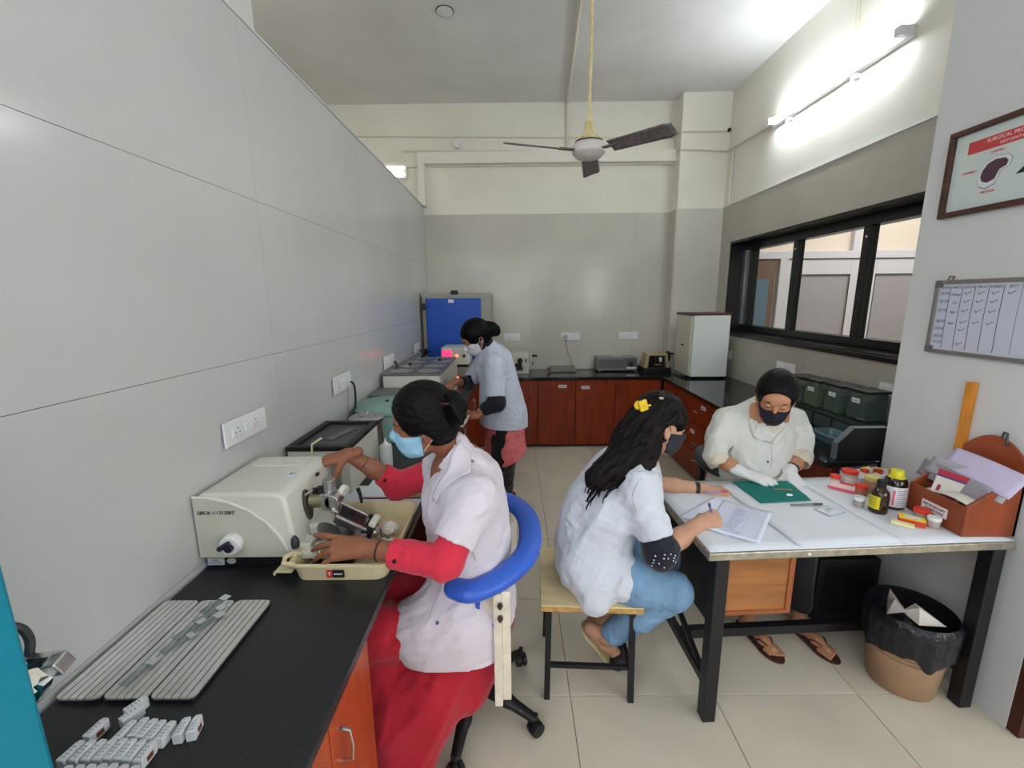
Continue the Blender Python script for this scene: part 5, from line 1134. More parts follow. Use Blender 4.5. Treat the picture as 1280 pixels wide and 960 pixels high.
# dress
rs_=S(.006)
rs_.chain([(-.16,1.33,.49),(-.50,1.26,.565)],[.085,.080],.04); rs_.chain([(-.16,1.47,.49),(-.50,1.44,.565)],[.09,.080],.04); rs_.ell((-.17,1.42,.47),[.12,.15,.09],None,.04)
rs_.chain([(-.18,1.31,.40),(-.30,1.25,.28),(-.40,1.21,.10)],[.085,.10,.12],.06); rs_.chain([(-.24,1.33,.40),(-.44,1.25,.25),(-.44,1.28,.08)],[.10,.12,.14],.06); rs_.chain([(-.50,1.30,.50),(-.50,1.34,.12)],[.10,.14],.06); rs_.chain([(-.13,1.33,.42),(-.17,1.29,.30)],[.085,.07],.05)
rs_.plane((0,0,.045),(0,0,-1))
smesh('dress_skirt',rs_,redsk,p1,disp=folds([(.008,.075,(-.55,-.1,-.8),6,21),(.003,.04,(-.5,0,-.85),6,22)]))
# white coat
wc1=cloth('white_coat_rosy',(212,204,213)); c1=S(.005)
c1.ell((-.185,1.395,.955),[.135,.175,.185],hframe(6,0,0),.05); c1.ell((-.165,1.395,.74),[.138,.180,.20],None,.06); c1.ell((-.150,1.40,.56),[.148,.190,.17],None,.06)
c1.cone((-.18,1.30,1.045),(-.20,1.50,1.045),.062,.062,.05); c1.cone((-.145,1.385,1.02),(-.12,1.385,.86),.09,.10,.05)
c1.chain([SHN,HEMN],[.080,.064],.035); c1.chain([SHF,HEMF],[.076,.062],.035)
cuffcut(c1,HEMN,ELN-SHN,.074); cuffcut(c1,HEMF,ELF-SHF,.07)
c1.chain([(-.20,1.31,.58),(-.34,1.29,.545)],[.13,.095],.06); c1.cone((-.15,1.31,.58),(-.165,1.30,.46),.115,.12,.05); c1.cone((-.25,1.30,.56),(-.285,1.285,.46),.10,.10,.05)
c1.cone((-.150,1.395,1.03),(-.215,1.37,1.145),.092,.066,.03); c1.cone((-.205,1.378,1.115),(-.30,1.325,1.25),.054,.075,.006,'s'); c1.cone((-.245,1.36,1.15),(-.318,1.345,.95),.050,.018,.008,'s')
c1.plane((-.12,1.2,.468),(.02,0,-1)); 
smesh('lab_coat',c1,wc1,p1,disp=folds([(.005,.07,(.45,.1,.9),3,31),(.0030,.035,(1,0,.25),5,32),(.0012,.016,(.6,0,.8),4,33)]))
lapel2('collar',[(-0.167,1.330,1.199),(-0.200,1.280,1.153),(-0.229,1.260,1.093),(-0.257,1.260,1.029)],[(-0.114,1.300,1.176),(-0.140,1.250,1.135),(-0.190,1.240,1.088),(-0.243,1.250,1.013)],wc1,p1,'lab_coat'); lapel2('collar',[(-.20,1.45,1.09),(-.26,1.43,1.05),(-.30,1.41,1.0)],[(-.19,1.50,1.06),(-.26,1.48,1.02),(-.30,1.45,.97)],wc1,p1,'lab_coat')
q=snap('lab_coat',(-0.246,1.200,0.634)); G().cyl(q+[0,.003,0],q+[0,-.003,0],.006,n=12).obj('coat_button',M('blue_button',(90,100,150),.4),p1)
q=snap('lab_coat',(-0.312,1.220,0.762)); G().cyl(q+[0,.003,0],q+[0,-.004,0],.006,n=12).obj('coat_button',blackp,p1)
def stitched(name,pts,mat,parent,src,r=.0016,off=.001):
    out=[]
    for p_ in pts: q=snap(src,p_); out.append(q)
    return G().tube(smooth_pts(out,3),r,6).obj(name,mat,parent,smooth=True)
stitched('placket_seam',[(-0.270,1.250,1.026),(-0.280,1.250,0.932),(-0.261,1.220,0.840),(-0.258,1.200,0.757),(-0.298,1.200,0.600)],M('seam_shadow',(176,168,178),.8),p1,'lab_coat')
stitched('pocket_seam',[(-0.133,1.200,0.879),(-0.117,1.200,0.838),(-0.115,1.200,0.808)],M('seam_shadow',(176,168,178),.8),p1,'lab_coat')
adopt(p1)

# ---- W2: writing on the stool ----
H2=Head((.590,1.70,1.127),(8,15,0),1.0)
sk2=skinm('skin_light_brown',(192,146,118))
b=S(.003); H2.build(b); b.cone(H2.W(-.02,0,-.03),(.49,1.71,1.0),.050,.055,.02)
SN=np.array((.475,1.575,.93)); EN=np.array((0.542,1.470,0.703)); WN=np.array((0.723,1.570,0.760)); SF=np.array((.53,1.85,.93)); EF=np.array((.60,1.93,.775)); WF=np.array((0.884,1.900,0.754))
b.chain([SN,EN,(EN+WN)/2,WN],[.045,.040,.037,.027],.015); b.chain([SF,EF,(EF+WF)/2,WF],[.045,.038,.036,.026],.015)
b.chain([(.49,1.71,1.0),SN],[.055,.045],.03); b.chain([(.49,1.71,1.0),SF],[.055,.045],.03)
hand(b,WN,(.95,.35,.10),(-.15,-.55,.8),1,curls=((48,62,30),(58,70,35),(62,75,35),(62,75,35)),spread=(4,1,-2,-5),th=(25,30,25,30),sc=.98)
hand(b,WF,(1,-.22,-.10),(.1,-.35,.93),-1,curls=((20,28,18),(24,30,20),(28,34,20),(32,36,20)),spread=(4,1,-2,-6),th=(28,30,15,20),sc=.98)
tb=S(.010); tb.chain([(.49,1.71,.97),(.38,1.69,.75),(.31,1.68,.56)],[.10,.11,.13],.05,flat=((0,1,0),1.3))
KN=np.array((0.612,1.500,0.519)); AN=np.array((0.393,1.620,0.212)); KF=np.array((.66,1.75,.50)); AF=np.array((.36,1.78,.20))
lg=S(.0035); TOE=np.array((0.466,1.630,0.069)); HEE=np.array((0.321,1.660,0.217))
lg.chain([KN,(KN*.6+AN*.4),AN],[.055,.05,.032],.02); lg.chain([AN,HEE+(AN-HEE)*.35],[.032,.028],.015); lg.chain([HEE,(HEE+TOE)/2+[0,0,.012],TOE],[.028,.030,.022],.02); lg.chain([AN,(HEE+TOE)/2+[0,0,.015]],[.030,.026],.02)
T2=np.array((0.453,1.800,0.031)); A2=np.array((0.388,1.800,0.162)); lg.chain([(.56,1.78,.33),A2,],[.05,.032],.02); lg.chain([A2,A2+[.06,0,-.07]],[.03,.026],.02); lg.chain([A2+[-.03,0,-.03],A2+[.10,.0,-.10]],[.028,.02],.02)
tb.chain([(.32,1.60,.54),KN],[.08,.05],.02); tb.chain([(.32,1.76,.54),KF,(.56,1.78,.33)],[.08,.05,.05],.02)
p2=person('person',[b,tb,lg],sk2,'woman in white coat and jeans writing on the stool, yellow hair clip, black mask',(.31,1.68,0))
H2.features(p2,brow,iris=False,sides=(-1,1))
hm2=hairm('dark_brown_hair',(30,20,22),(3,3,3)); K=H2; hs=S(.003)
hs.ell(K.W(-.014,0,.034),[.110,.089,.102],K.R); hs.ell(K.W(-.05,.0,-.01),[.076,.080,.088],K.R,.02); hs.ell(K.W(.02,-.066,.03),[.05,.018,.04],K.R,.02)
hs.ell(K.W(.096,0,-.045),[.075,.078,.094],K.R,.015,'s'); FL=[K.W(-.09,-.01,.02),(0.469,1.660,1.094),(0.409,1.600,1.016),(0.348,1.570,0.973),(0.301,1.560,0.952)]
rr_=[.055,.066,.064,.054,.034]; hs.chain(smooth_pts(FL,3),list(np.interp(np.linspace(0,4,13),range(5),rr_)),.02,flat=((0,1,0),.75))
FL2=[K.W(-.06,-.055,-.03),(0.517,1.620,1.024),(0.492,1.580,0.991),(0.480,1.570,0.972)]; hs.chain(smooth_pts(FL2,3),list(np.interp(np.linspace(0,3,10),range(4),[.045,.04,.026,.012])),.02)
FL3=[K.W(-.07,-.04,-.02),(0.470,1.600,1.049),(0.371,1.560,0.977),(0.330,1.555,0.960)]; hs.chain(smooth_pts(FL3,3),list(np.interp(np.linspace(0,3,10),range(4),[.05,.045,.03,.016])),.02)
hs.ell(K.W(.022,-.098,-.018),[.046,.045,.050],K.R,.008,'s'); hs.ell(K.W(.11,0,-.02),[.075,.10,.09],K.R,.01,'s'); hs.ell(K.W(.075,0,-.06),[.065,.085,.07],K.R,.01,'s')
smesh('hair',hs,hm2,p2,disp=folds([(.0035,.016,(-.6,-.1,-.75),6,14),(.006,.05,(-.6,-.1,-.75),2.2,17)]))
g=G(); r3=random.Random(3)
for k in range(46):
    t0_=.35+.5*r3.random(); i0=int(t0_*4); base=np.array(smooth_pts(FL,3)[min(12,int(t0_*12))])+np.array([r3.uniform(-.04,.04),r3.uniform(-.05,0),r3.uniform(-.045,.03)])
    pts=[base]; d=nrm((-.62,-.12,-.72)); ph=r3.random()*6; L_=r3.uniform(.06,.13)
    for j in range(1,8): pts.append(base+d*L_*j/7+np.array([.010*math.sin(ph+j*1.3),.008*math.cos(ph+j),.012*math.sin(ph+j*1.1)]))
    g.tube(pts,[.0035,.0045,.0048,.0046,.0042,.0036,.0028,.0015],5)
o=g.obj('hair_strands',hm2,p2,smooth=True); o['kind']='stuff'
for pts in ([(0.453,1.570,1.037),(0.397,1.535,0.994),(0.334,1.530,0.965),(0.306,1.540,0.974)],[(0.383,1.550,1.004),(0.345,1.535,0.946),(0.310,1.540,0.922),(0.300,1.550,0.943)],[(0.475,1.560,1.031),(0.468,1.545,0.957),(0.492,1.540,0.920)]):
    pass
G().tube(smooth_pts([(0.409,1.560,1.006),(0.377,1.545,0.964),(0.329,1.540,0.922),(0.308,1.545,0.939),(0.317,1.550,0.969)],5),.0045,6).obj('loose_curl',hm2,p2,smooth=True)
# yellow claw clip
cy=M('yellow_clip',(232,196,40),.35); CP=np.array((0.498,1.630,1.226)); 
kc=S(.0018); kc.box(CP,(.018,.008,.022),fr((.9,.2,.3),(0,0,1)),.006); kc.ell(CP+[-.020,.006,.0],[.014,.008,.018],None,.002); kc.cone(CP+[-.006,-.012,-.02],CP+[-.006,-.012,.018],.003,None,.001,'s')
smesh('hair_clip',kc,cy,p2); G().cyl(CP+[.0,-.009,0],CP+[.028,-.004,.002],.004,n=8).obj('clip_hinge',cy,p2)
G().cyl((0.548,1.600,1.261),(0.563,1.600,1.261),.005,n=8).obj('hair_pin',chrome,p2)
H2.mask(M('black_mask',(40,40,50),.8),p2,blackp,(-1,1),top=-.020,disp=folds([(.0005,.03,(0,0,1),1,3)]))
q=H2.W(-.0,-.086,-.032); G().tube([q,q+[0,-.004,-.008],q+[.002,0,-.014],q+[.004,.003,-.006]],.0014,6).obj('earring',chrome,p2,smooth=True)
# navy undersleeves
ns=S(.004); HN=SN+(EN-SN)*.72; ns.chain([SN,EN+[-.004,0,-.008],EN+(WN-EN)*.12],[.06,.058,.052],.02); ns.chain([SF,EF,EF+(WF-EF)*.1],[.055,.052,.048],.02); CU=EN+(WN-EN)*.2
ns.ell(EN+(WN-EN)*.50,[.052,.05,.05],None,.004,'s'); ns.chain([(.47,1.70,.98),(.42,1.69,.85)],[.08,.1],.02)
smesh('navy_top',ns,navy,p2,disp=folds([(.003,.04,(.3,0,-1),2,41)]))
for k in range(14):
    q=snap('navy_top',EN+np.array([r3.uniform(-.05,.05),-.05,r3.uniform(-.04,.03)])); 
    G().cyl(q+[0,.001,0],q+[0,-.0012,0],.0028,n=6).obj('white_dot',paper,p2)
# jeans
jn=S(.005); jm=M('blue_jeans',(116,152,184),.8,bump=(300,.3),var=(5,.12))
JH=AN+(KN-AN)*.10
jn.chain([(.30,1.60,.54),(.48,1.54,.53),KN],[.095,.088,.070],.03); jn.chain([KN,KN+(AN-KN)*.5,JH],[.070,.064,.052],.02); jn.chain([(.30,1.76,.54),(.50,1.77,.54),KF],[.115,.09,.068],.03); jn.chain([KF,(.58,1.78,.30),(.52,1.78,.18)],[.066,.055,.045],.02)
jn.ell(AN-(KN-AN)*.12,[.055,.055,.055],None,.004,'s'); jn.ell((.30,1.68,.53),[.12,.15,.08],None,.04); jn.plane((0,0,.465),(0,0,-1)) if False else None
smesh('jeans',jn,jm,p2,disp=folds([(.0035,.04,(.3,1,.3),4,51)]))
# coat
wc2=cloth('white_coat_cool',(206,211,221)); c2=S(.005)
c2.ell((.465,1.71,.885),[.125,.185,.155],hframe(0,35,0),.05); c2.ell((.375,1.695,.76),[.150,.185,.17],hframe(0,20,0),.06); c2.ell((.325,1.685,.60),[.155,.195,.16],None,.06)
c2.cone((.455,1.61,.955),(.49,1.80,.96),.058,.058,.05); c2.cone((.40,1.70,.93),(.30,1.69,.74),.08,.10,.06); c2.cone((.455,1.70,.99),(.40,1.70,.93),.055,.07,.03)
c2.chain([SN,HN],[.078,.066],.035); c2.chain([SF,SF+(EF-SF)*.8],[.074,.06],.035); cuffcut(c2,HN,EN-SN,.078)
c2.chain([(.30,1.60,.56),(.42,1.54,.545)],[.125,.085],.05); c2.cone((.30,1.55,.55),(.31,1.53,.48),.085,.075,.03)
c2.cone((.53,1.71,1.06),(.49,1.71,.98),.058,.050,.008,'s')
c2.plane((.4,1.5,.445),(.28,0,-1)); 
smesh('lab_coat',c2,wc2,p2,disp=folds([(.006,.07,(.5,.1,.9),3.5,61),(.004,.04,(.9,0,-.35),5,62),(.0012,.016,(.5,0,.8),4,63)]))
CN2=[s for s in SV if s.startswith('lab_coat')][-1]
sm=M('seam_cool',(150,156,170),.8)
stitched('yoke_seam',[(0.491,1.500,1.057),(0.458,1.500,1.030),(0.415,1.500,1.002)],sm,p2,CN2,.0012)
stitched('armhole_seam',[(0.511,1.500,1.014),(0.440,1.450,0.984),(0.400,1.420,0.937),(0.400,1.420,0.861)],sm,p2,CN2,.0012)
lapel2('collar',[(0.491,1.620,1.051),(0.520,1.600,1.042),(0.549,1.600,1.018),(0.569,1.600,0.985)],[(0.450,1.580,1.033),(0.484,1.560,1.025),(0.519,1.550,1.000),(0.564,1.570,0.952)],wc2,p2,CN2)
# watch, pen
watm=M('watch_strap',(44,38,40),.5); band('watch_strap',WF+(EF-WF)*.12+[0,0,.001],EF-WF,.0285,.018,watm,p2,.9,.003)
q=WF+(EF-WF)*.12; G(T(tuple(q+[0,-.012,.026]),(.4,0,-.2))).box(-.010,-.010,-.002,.010,.010,.005).obj('watch_case',M('watch_case',(60,56,54),.3,.5),p2,bevel=.002)
# shoes
sole=M('beige_sole',(184,172,128),.6); 
def sandal(toe,heel,parent,h=.0035):
    toe=np.array(toe);heel=np.array(heel); d=nrm(toe-heel); up=np.array([0,-.25,1.]); up=nrm(up-(up@d)*d)
    R=fr(d,up); c=(toe+heel)/2-up*.034; s_=S(h); L_=np.linalg.norm(toe-heel)/2+.028
    s_.ell(c+d*.04,[L_*.62,.044,.012],R,.02); s_.ell(c-d*.06,[L_*.5,.034,.014],R,.02); s_.plane(c+up*.006,up)
    o=smesh('sandal_sole',s_,sole,parent); 
    s2=S(.003); q=toe-d*.028; s2.cone(q-R[:,1]*.018,q+R[:,1]*.018,.037,None,.0,flat=(d,.9)); s2.cone(q-R[:,1]*.02-d*.01-up*.01,q+R[:,1]*.02-d*.01-up*.01,.030,None,.002,'s') if False else None
    s2.plane(q-up*.030,-up); s2.plane(q+d*.022,d); s2.plane(q-d*.030,-d)
    smesh('sandal_strap',s2,M('black_strap',(40,34,36),.6),parent); return o
sandal(TOE,HEE,p2); sandal(A2+[.10,0,-.10],A2+[-.03,0,-.035],p2)
adopt(p2)
pn=thing('ballpoint_pen','purple-topped pen held in the writing woman\'s fist','pen',(0.793,1.600,0.760)); pn.rotation_euler=(-.25,-.25,0)
G().cyl((0,0,-.03),(0,0,.055),.0042,n=10).obj('barrel',M('pen_violet',(110,90,150),.4),pn,smooth=True); G().cyl((0,0,.055),(0,0,.068),.005,n=10).obj('cap',M('pen_dark',(60,50,80),.4),pn)
o=thing('ballpoint_pen','second violet pen lying under the writing woman\'s far hand','pen',(0.916,1.860,0.729),.1); o.location.z=.756
G().cyl((-.05,0,0),(.05,0,0),.0042,n=10).obj('barrel',M('pen_lilac',(150,130,180),.4),o,smooth=True); G().cyl((.03,0,0),(.06,0,0),.005,n=10).obj('cap',M('pen_pink',(190,60,100),.4),o)

# ---- W4: gloved, behind the desk ----
H4=Head((1.267,2.052,1.155),(-120,26,-3.9),1.02); sk4=skinm('skin_warm',(186,132,98))
hc=np.array((1.267,2.052,1.155)); NB=hc+np.array([.02,.11,-.12])
b=S(.0035); H4.build(b); b.cone(H4.W(-.02,0,-.03),NB,.050,.056,.02)
SR=np.array((1.081,2.180,1.011)); SL=np.array((1.510,2.240,0.999)); ER=np.array((1.031,2.130,0.829)); EL=np.array((1.501,2.160,0.813)); WR=np.array((1.120,2.030,0.782)); WL=np.array((1.371,2.050,0.771))
b.chain([SR+[.012,0,-.012],ER,(ER+WR)/2,WR],[.034,.036,.036,.026],.01); b.chain([SL+[-.012,0,-.012],EL,(EL+WL)/2,WL],[.034,.036,.036,.026],.01); b.chain([NB-[0,0,.02],SR+[.03,0,-.012]],[.045,.034],.02); b.chain([NB-[0,0,.02],SL-[.03,0,.012]],[.045,.034],.02)
tb=S(.012); HP=np.array((1.28,2.33,.53)); tb.chain([NB,(NB+HP)/2,HP],[.09,.11,.13],.05,flat=((1,0,0),1.3))
lg=S(.0035)
for sx,fx,fy in ((-.09,1.17,1.74),(.10,1.42,1.735)):
    K_=np.array([1.28+sx*1.1,1.93,.50]); A_=np.array([fx-.02,fy+.15,.085]); tb.chain([HP+[sx,0,0],K_,A_],[.07,.045,.030],.02)
    lg.chain([A_+(K_-A_)*.4,A_],[.034,.032],.015); lg.cone(A_+[0,.02,-.05],A_+[0,-.02,-.055],.030,.028,.02); dd_=nrm((.22 if sx>0 else .28,-1,0)); dd_=nrm((.25,-1,0))
    lg.chain([A_+[0,0,-.035],A_+dd_*.10+[0,0,-.052],A_+dd_*.15+[0,0,-.058]],[.034,.026,.020],.02,flat=((0,0,1),.8))
    sd=np.array([dd_[1],-dd_[0],0])*-1
    for k in range(5): 
        o_=(k-2)*.0145; bs=A_+dd_*.14+sd*o_+[0,0,-.062]; lg.cone(bs,bs+dd_*(.052-.006*abs(k-(0 if sx>0 else 4))),.0095 if k!=(0 if sx>0 else 4) else .0125,.007,.005)
p4=person('person',[b,tb,lg],sk4,'gloved woman in white coat and black mask seated behind the desk facing the camera',(1.36,2.33,0))
H4.features(p4,brow,iris=False)
hm4=hairm('black_hair_soft',(18,16,24),(2,2,4)); K=H4; hs=S(.003)
hs.ell(K.W(-.014,0,.034),[.110,.089,.102],K.R); hs.ell(K.W(-.04,.0,-.005),[.082,.084,.088],K.R,.02); hs.ell(K.W(.114,0,-.020),[.092,.090,.110],K.R,.012,'s')
for sy in (-1,1): hs.ell(K.W(.004,.090*sy,-.018),[.022,.016,.030],K.R,.008,'s')
hs.cone(K.W(-.06,.0,-.06),K.W(-.10,-.05,-.09),.035,.03,.02)
smesh('hair',hs,hm4,p4,disp=folds([(.0014,.008,K.D(-.9,0,.3),9,4),(.0015,.03,K.D(-.9,0,.3),4,7)]))
H4.mask(M('navy_black_mask',(28,26,42),.8),p4,blackp,(-1,1),top=-.024,disp=folds([(.0005,.03,(0,0,1),1,3)]))
wc4=cloth('white_coat_cream',(215,215,209)); c4=S(.005)
ctr=(NB+HP)/2
c4.ell(NB+[0,.02,-.13],[.170,.120,.15],None,.05); c4.ell(NB+[-.01,.04,-.30],[.18,.145,.2],None,.06); c4.ell(HP+[0,-.03,.05],[.19,.16,.19],None,.06)
c4.cone(SR+[.05,0,-.005],SL+[-.05,0,-.005],.055,None,.05); c4.cone(NB+[-.03,.025,.016],SR+[.03,0,0],.064,.054,.03); c4.cone(NB+[.03,.025,.016],SL+[-.03,0,0],.064,.054,.03); HR=SR+(ER-SR)*1.0; HL=SL+(EL-SL)*.95
c4.chain([SR+[.012,0,-.008],(SR+ER)/2,HR],[.058,.058,.056],.03); c4.chain([SL+[-.012,0,-.008],(SL+EL)/2,HL],[.058,.058,.054],.03)
c4.cone(NB+[0,.005,.035],NB+[0,-.015,-.04],.068,.080,.03); c4.cone(NB+[0,-.015,.06],NB+[-.0,-.03,-.01],.054,.046,.006,'s'); c4.cone(NB+[-.01,-.09,.02],NB+[.01,-.13,-.11],.036,.014,.008,'s')
smesh('lab_coat',c4,wc4,p4,disp=folds([(.005,.07,(.5,0,.8),3.5,71),(.003,.04,(-.7,0,.5),5,72),(.001,.016,(.5,0,.8),4,73)]))
CN4=[s for s in SV if s.startswith('lab_coat')][-1]
beige=cloth('beige_blouse',(214,204,186)); bl=S(.005); bl.ell(NB+[0,.01,-.11],[.10,.095,.13],None,.03); bl.cone(NB+[-.005,-.02,-.01],NB+[0,-.05,-.04],.056,.05,.02); smesh('blouse',bl,beige,p4,disp=folds([(.002,.03,(0,0,1),3,77)]))
def rollc(c,axis,r): 
    s_=S(.004); a=nrm(axis); 
    for k in range(3): s_.cone(np.array(c)+a*(-.012+.012*k)-a*.004,np.array(c)+a*(-.012+.012*k)+a*.004,r+(.004 if k==1 else .001),None,.006)
    s_.cone(np.array(c)+a*.012,np.array(c)+a*.05,r-.010,r-.006,.004,'s'); return s_
smesh('rolled_cuff',rollc(ER+(WR-ER)*.10,(WR-ER)*.6+(ER-SR)*.4,.054),beige,p4,disp=folds([(.004,.03,(1,0,.4),3,78)])); smesh('rolled_cuff',rollc(EL+(WL-EL)*.12,(WL-EL)*.6+(EL-SL)*.4,.052),beige,p4,disp=folds([(.004,.03,(1,0,.4),3,79)]))
glv=M('latex_glove',(222,222,222),.55,bump=(90,.4,.002)); gs=S(.0028)
for w_,e_ in ((WR,ER),(WL,EL)): gs.cone(w_+(e_-w_)*.16,w_,.031,.028,.01)
hand(gs,WR,(.83,-.50,-.16),(.15,-.25,.95),1,curls=((14,10,6),(14,12,8),(16,14,8),(20,16,10)),spread=(4,1,-2,-5),th=(18,30,5,8),o=.0012)
hand(gs,WL,(-.05,-.90,-.30),(0,-.40,.9),-1,curls=((38,30,15),(42,35,15),(45,38,18),(45,40,20)),spread=(8,3,-3,-10),th=(62,30,20,12),o=.0012)
smesh('gloves',gs,glv,p4,disp=folds([(.0012,.012,(1,-.4,0),.5,81)]))
band('watch_strap',WL+(EL-WL)*.22,EL-WL,.0315,.014,M('brown_strap',(70,40,40),.5),p4,.9,.003)
for px_ in ((936,546),(964,529),(951,582)):
    pass
for q in ((1.171,2.000,0.973),(1.268,2.000,1.040),(1.259,1.980,0.834)): 
    q=snap(CN4,q); G().cyl(q+[0,.004,0],q+[0,-.004,0],.006,n=12).obj('coat_button',M('grey_button',(110,110,112),.4),p4)
# open lapel flap and placket
lapel2('open_lapel',[(1.186,2.050,1.022),(1.191,2.020,0.971),(1.252,2.000,0.932),(1.280,2.000,0.924)],[(1.180,2.045,1.020),(1.166,2.015,0.960),(1.198,1.995,0.947),(1.274,1.995,0.922)],wc4,p4,CN4,.007)
lapel2('collar',[(1.203,2.100,1.049),(1.208,2.040,0.984),(1.268,2.000,0.932)],[(1.175,2.090,1.035),(1.160,2.020,0.967),(1.201,2.000,0.945)],wc4,p4,CN4); lapel2('collar',[(1.378,2.120,1.025),(1.311,2.060,0.977),(1.268,2.000,0.932)],[(1.404,2.120,1.008),(1.348,2.060,0.956),(1.294,2.000,0.908)],wc4,p4,CN4)
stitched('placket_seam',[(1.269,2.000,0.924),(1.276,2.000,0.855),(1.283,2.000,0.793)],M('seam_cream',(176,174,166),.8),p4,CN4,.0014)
tr4=S(.008)
for sx,fx,fy in ((-.09,1.17,1.74),(.10,1.42,1.735)):
    K_=np.array([1.28+sx*1.1,1.93,.50]); A_=np.array([fx-.02,fy+.15,.085]); tr4.chain([HP+[sx,0,-.01],K_,A_+(K_-A_)*.12],[.095,.072,.048],.02); cuffcut(tr4,A_+(K_-A_)*.10,A_-K_,.06)
smesh('black_trousers',tr4,cloth('black_trouser',(22,22,26)),p4,disp=folds([(.004,.05,(0,0,1),2,91)]))
for fx,fy in ((1.17,1.74),(1.42,1.735)):
    A_=np.array([fx-.02,fy+.15,.0]); dd_=nrm((.25,-1,0)); s_=S(.003); R_=fr(dd_,(0,0,1)); s_.ell(A_+dd_*.14+[0,0,.006],[.075,.046,.007],R_,.02); s_.ell(A_+dd_*.02+[0,0,.006],[.09,.034,.007],R_,.02); smesh('sandal_sole',s_,M('brown_sole',(70,44,38),.5),p4)
    for sgn in (-1,1): G().tube([A_+dd_*.165+[0,0,.03],A_+dd_*.11+R_[:,1]*sgn*.03+[0,0,.048],A_+dd_*.06+R_[:,1]*sgn*.038+[0,0,.012]],.004,6).obj('sandal_strap',M('brown_sole',(70,44,38),.5),p4,smooth=True)
neckband(NB+[0,0,-.012],NB+[0,-.02,.032],.066,.060,(0,-1,.1),wc4,p4,.034)
adopt(p4)

# ---- W3: standing by the far counter ----
H3=Head((-.277,3.18,1.365),(-163.5,35.6,-16),1.05); sk3=skinm('skin_brown2',(164,108,80))
b=S(.004); H3.build(b); NB3=np.array((-.185,3.22,1.27)); b.cone(H3.W(-.02,0,-.03),NB3,.050,.056,.02)
SN=np.array((-0.133,3.060,1.181)); SF=np.array((-.22,3.40,1.18)); EN=np.array((-0.129,2.980,0.919)); WN=np.array((-0.282,2.960,0.827)); EF=np.array((-.36,3.42,.98)); WF=np.array((-0.451,3.220,1.020))
b.chain([SN,EN,(EN+WN)/2,WN],[.045,.040,.037,.026],.015); b.chain([SF,EF,(EF+WF)/2,WF],[.045,.04,.036,.026],.015); b.chain([NB3-[0,0,.03],SN],[.04,.035],.02); b.chain([NB3-[0,0,.03],SF],[.04,.035],.02)
hand(b,WN,(-.75,.5,-.1),(-.3,-.5,.8),-1,curls=((40,50,30),)*4,sc=1.); hand(b,WF,(-.9,-.1,-.35),(-.2,-.2,.95),1,curls=((25,30,20),)*4,sc=1.)
tb=S(.012); tb.chain([(-.15,3.25,1.14),(-.12,3.26,.95),(-.07,3.28,.78)],[.10,.11,.13],.05,flat=((0,1,0),1.3)); tb.chain([(-.07,3.20,.76),(-.08,3.22,.42),(-.06,3.36,.08)],[.09,.06,.04],.03); tb.chain([(-.07,3.36,.76),(-.08,3.38,.42),(-.10,3.48,.08)],[.09,.06,.04],.03)
for yy,xx in ((3.36,-.06),(3.48,-.10)): tb.cone((xx,yy,.05),(xx-.16,yy-.04,.03),.038,.028,.03)
p3=person('person',[b,tb],sk3,'woman in white coat over pink kurta standing at the far counter by the blue door',(-.08,3.3,0))
H3.features(p3,brow,iris=False)
K=H3; hs=S(.004); hs.ell(K.W(-.014,0,.034),[.111,.090,.103],K.R); hs.ell(K.W(-.04,.0,-.005),[.082,.085,.086],K.R,.02); hs.ell(K.W(.098,0,-.045),[.075,.078,.092],K.R,.015,'s')
BB=np.array((-0.175,3.200,1.421)); hs.cone(K.W(-.08,0,.0),BB,.055,.05,.03); hs.ell(BB,[.075,.05,.052],None,.02); hs.ell(BB+[.05,-.01,-.025],[.03,.02,.03],None,.02)
smesh('hair',hs,hairm('black_hair2',(12,11,14),(3,3,3)),p3,disp=folds([(.0015,.015,(1,0,-.3),4,4),(.002,.04,(1,0,-.3),3,8)]))
H3.mask(M('white_mask',(220,216,220),.8),p3,paper,(-1,1),top=-.006)
nk=S(.005); nk.cone(NB3+[-.015,-.01,.03],NB3+[-.01,0,-.03],.062,.068,.01); nk.chain([SN,EN+[.004,0,-.006],EN+(WN-EN)*.45],[.062,.064,.050],.02); nk.chain([SF,EF,EF+(WF-EF)*.5],[.058,.056,.046],.02)
smesh('navy_top',nk,navy,p3)
wc3=cloth('white_coat_blueish',(200,207,223)); c3=S(.006)
c3.ell((-.15,3.25,1.12),[.135,.175,.17],hframe(180,22,0),.05); c3.ell((-.115,3.26,.93),[.150,.180,.2],None,.06); c3.ell((-.085,3.27,.76),[.175,.195,.22],None,.06)
c3.cone(SN+[-.03,.05,.0],SF+[0,-.04,0],.06,None,.05); c3.cone((-.115,3.24,1.2),(-.06,3.25,.9),.08,.10,.06); HN=SN+(EN-SN)*.80
c3.chain([SN,HN],[.078,.070],.035); c3.chain([SF,SF+(EF-SF)*.8],[.074,.06],.035); cuffcut(c3,HN,EN-SN,.08)
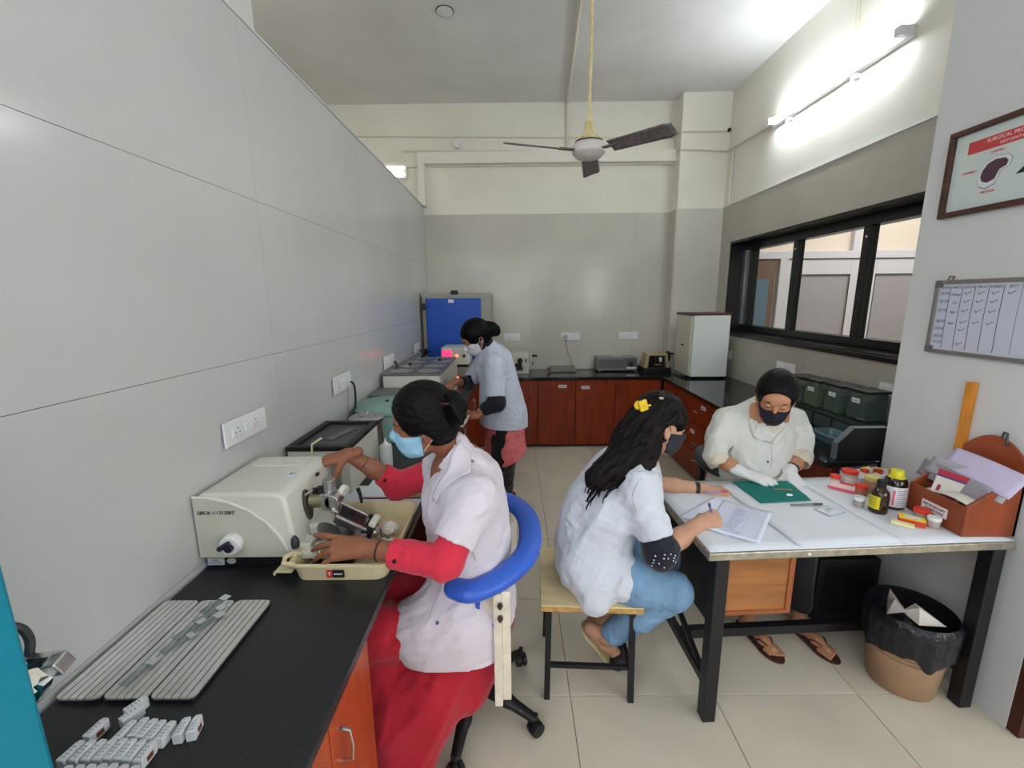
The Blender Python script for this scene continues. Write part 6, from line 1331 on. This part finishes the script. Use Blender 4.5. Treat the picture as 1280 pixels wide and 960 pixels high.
c3.cone((-.085,3.27,.75),(-.07,3.27,.62),.17,.185,.05); c3.cone((-.12,3.25,1.18),NB3+[-.005,0,.012],.10,.068,.04); c3.cone(NB3+[-.035,-.01,.06],NB3+[-.025,-.01,.0],.06,.050,.01,'s'); c3.plane((0,3.2,.672),(-.06,0,-1))
smesh('lab_coat',c3,wc3,p3,disp=folds([(.005,.08,(.2,0,1),3.5,101),(.003,.04,(.9,0,-.3),5,102)]))
lapel2('collar',[(-0.218,3.100,1.320),(-0.252,3.080,1.266),(-0.277,3.080,1.180)],[(-0.159,3.060,1.301),(-0.203,3.020,1.227),(-0.264,3.050,1.144)],wc3,p3,[s for s in SV if s.startswith('lab_coat')][-1])
pk=S(.006); pkm=M('pink_kurta',(216,112,112),.85,var=(14,.10),bump=(300,.2)); pk.ell((-.07,3.27,.66),[.14,.16,.08],None,.05); pk.chain([(-.06,3.22,.62),(-.035,3.20,.34)],[.13,.145],.05); pk.chain([(-.1,3.32,.62),(-.12,3.33,.34)],[.13,.14],.05)
pk.plane((0.0,3.2,.385),(-.12,0,-1)); pk.plane((0.07,3.2,.47),(.55,0,-1)); pk.cone((-.11,3.02,.62),(-.12,3.02,.38),.018,.045,.01,'s')
smesh('kurta',pk,pkm,p3,disp=folds([(.008,.06,(0,0,1),7,111)]))
bt=S(.006); bt.chain([(-.07,3.20,.72),(-.09,3.17,.42),(-.065,3.36,.09)],[.11,.095,.05],.02); bt.chain([(-.07,3.36,.72),(-.08,3.38,.42),(-.10,3.48,.09)],[.10,.08,.05],.02); smesh('black_trousers',bt,cloth('black_trouser2',(14,13,16)),p3,disp=folds([(.004,.05,(0,0,1),2,91)]))
for yy,xx in ((3.36,-.06),(3.48,-.10)): smesh('shoe',S(.005).cone((xx+.03,yy,.035),(xx-.17,yy-.045,.028),.036,.030,.02).plane((0,0,.002),(0,0,-1)),M('black_shoe',(26,22,24),.5),p3)
ring('thread_bracelet',WN+(EN-WN)*.18,EN-WN,.030,.004,M('maroon_thread',(80,30,34),.7),p3); ring('thread_bracelet',WF+(EF-WF)*.25,EF-WF,.030,.004,M('maroon_thread',(80,30,34),.7),p3)
adopt(p3)
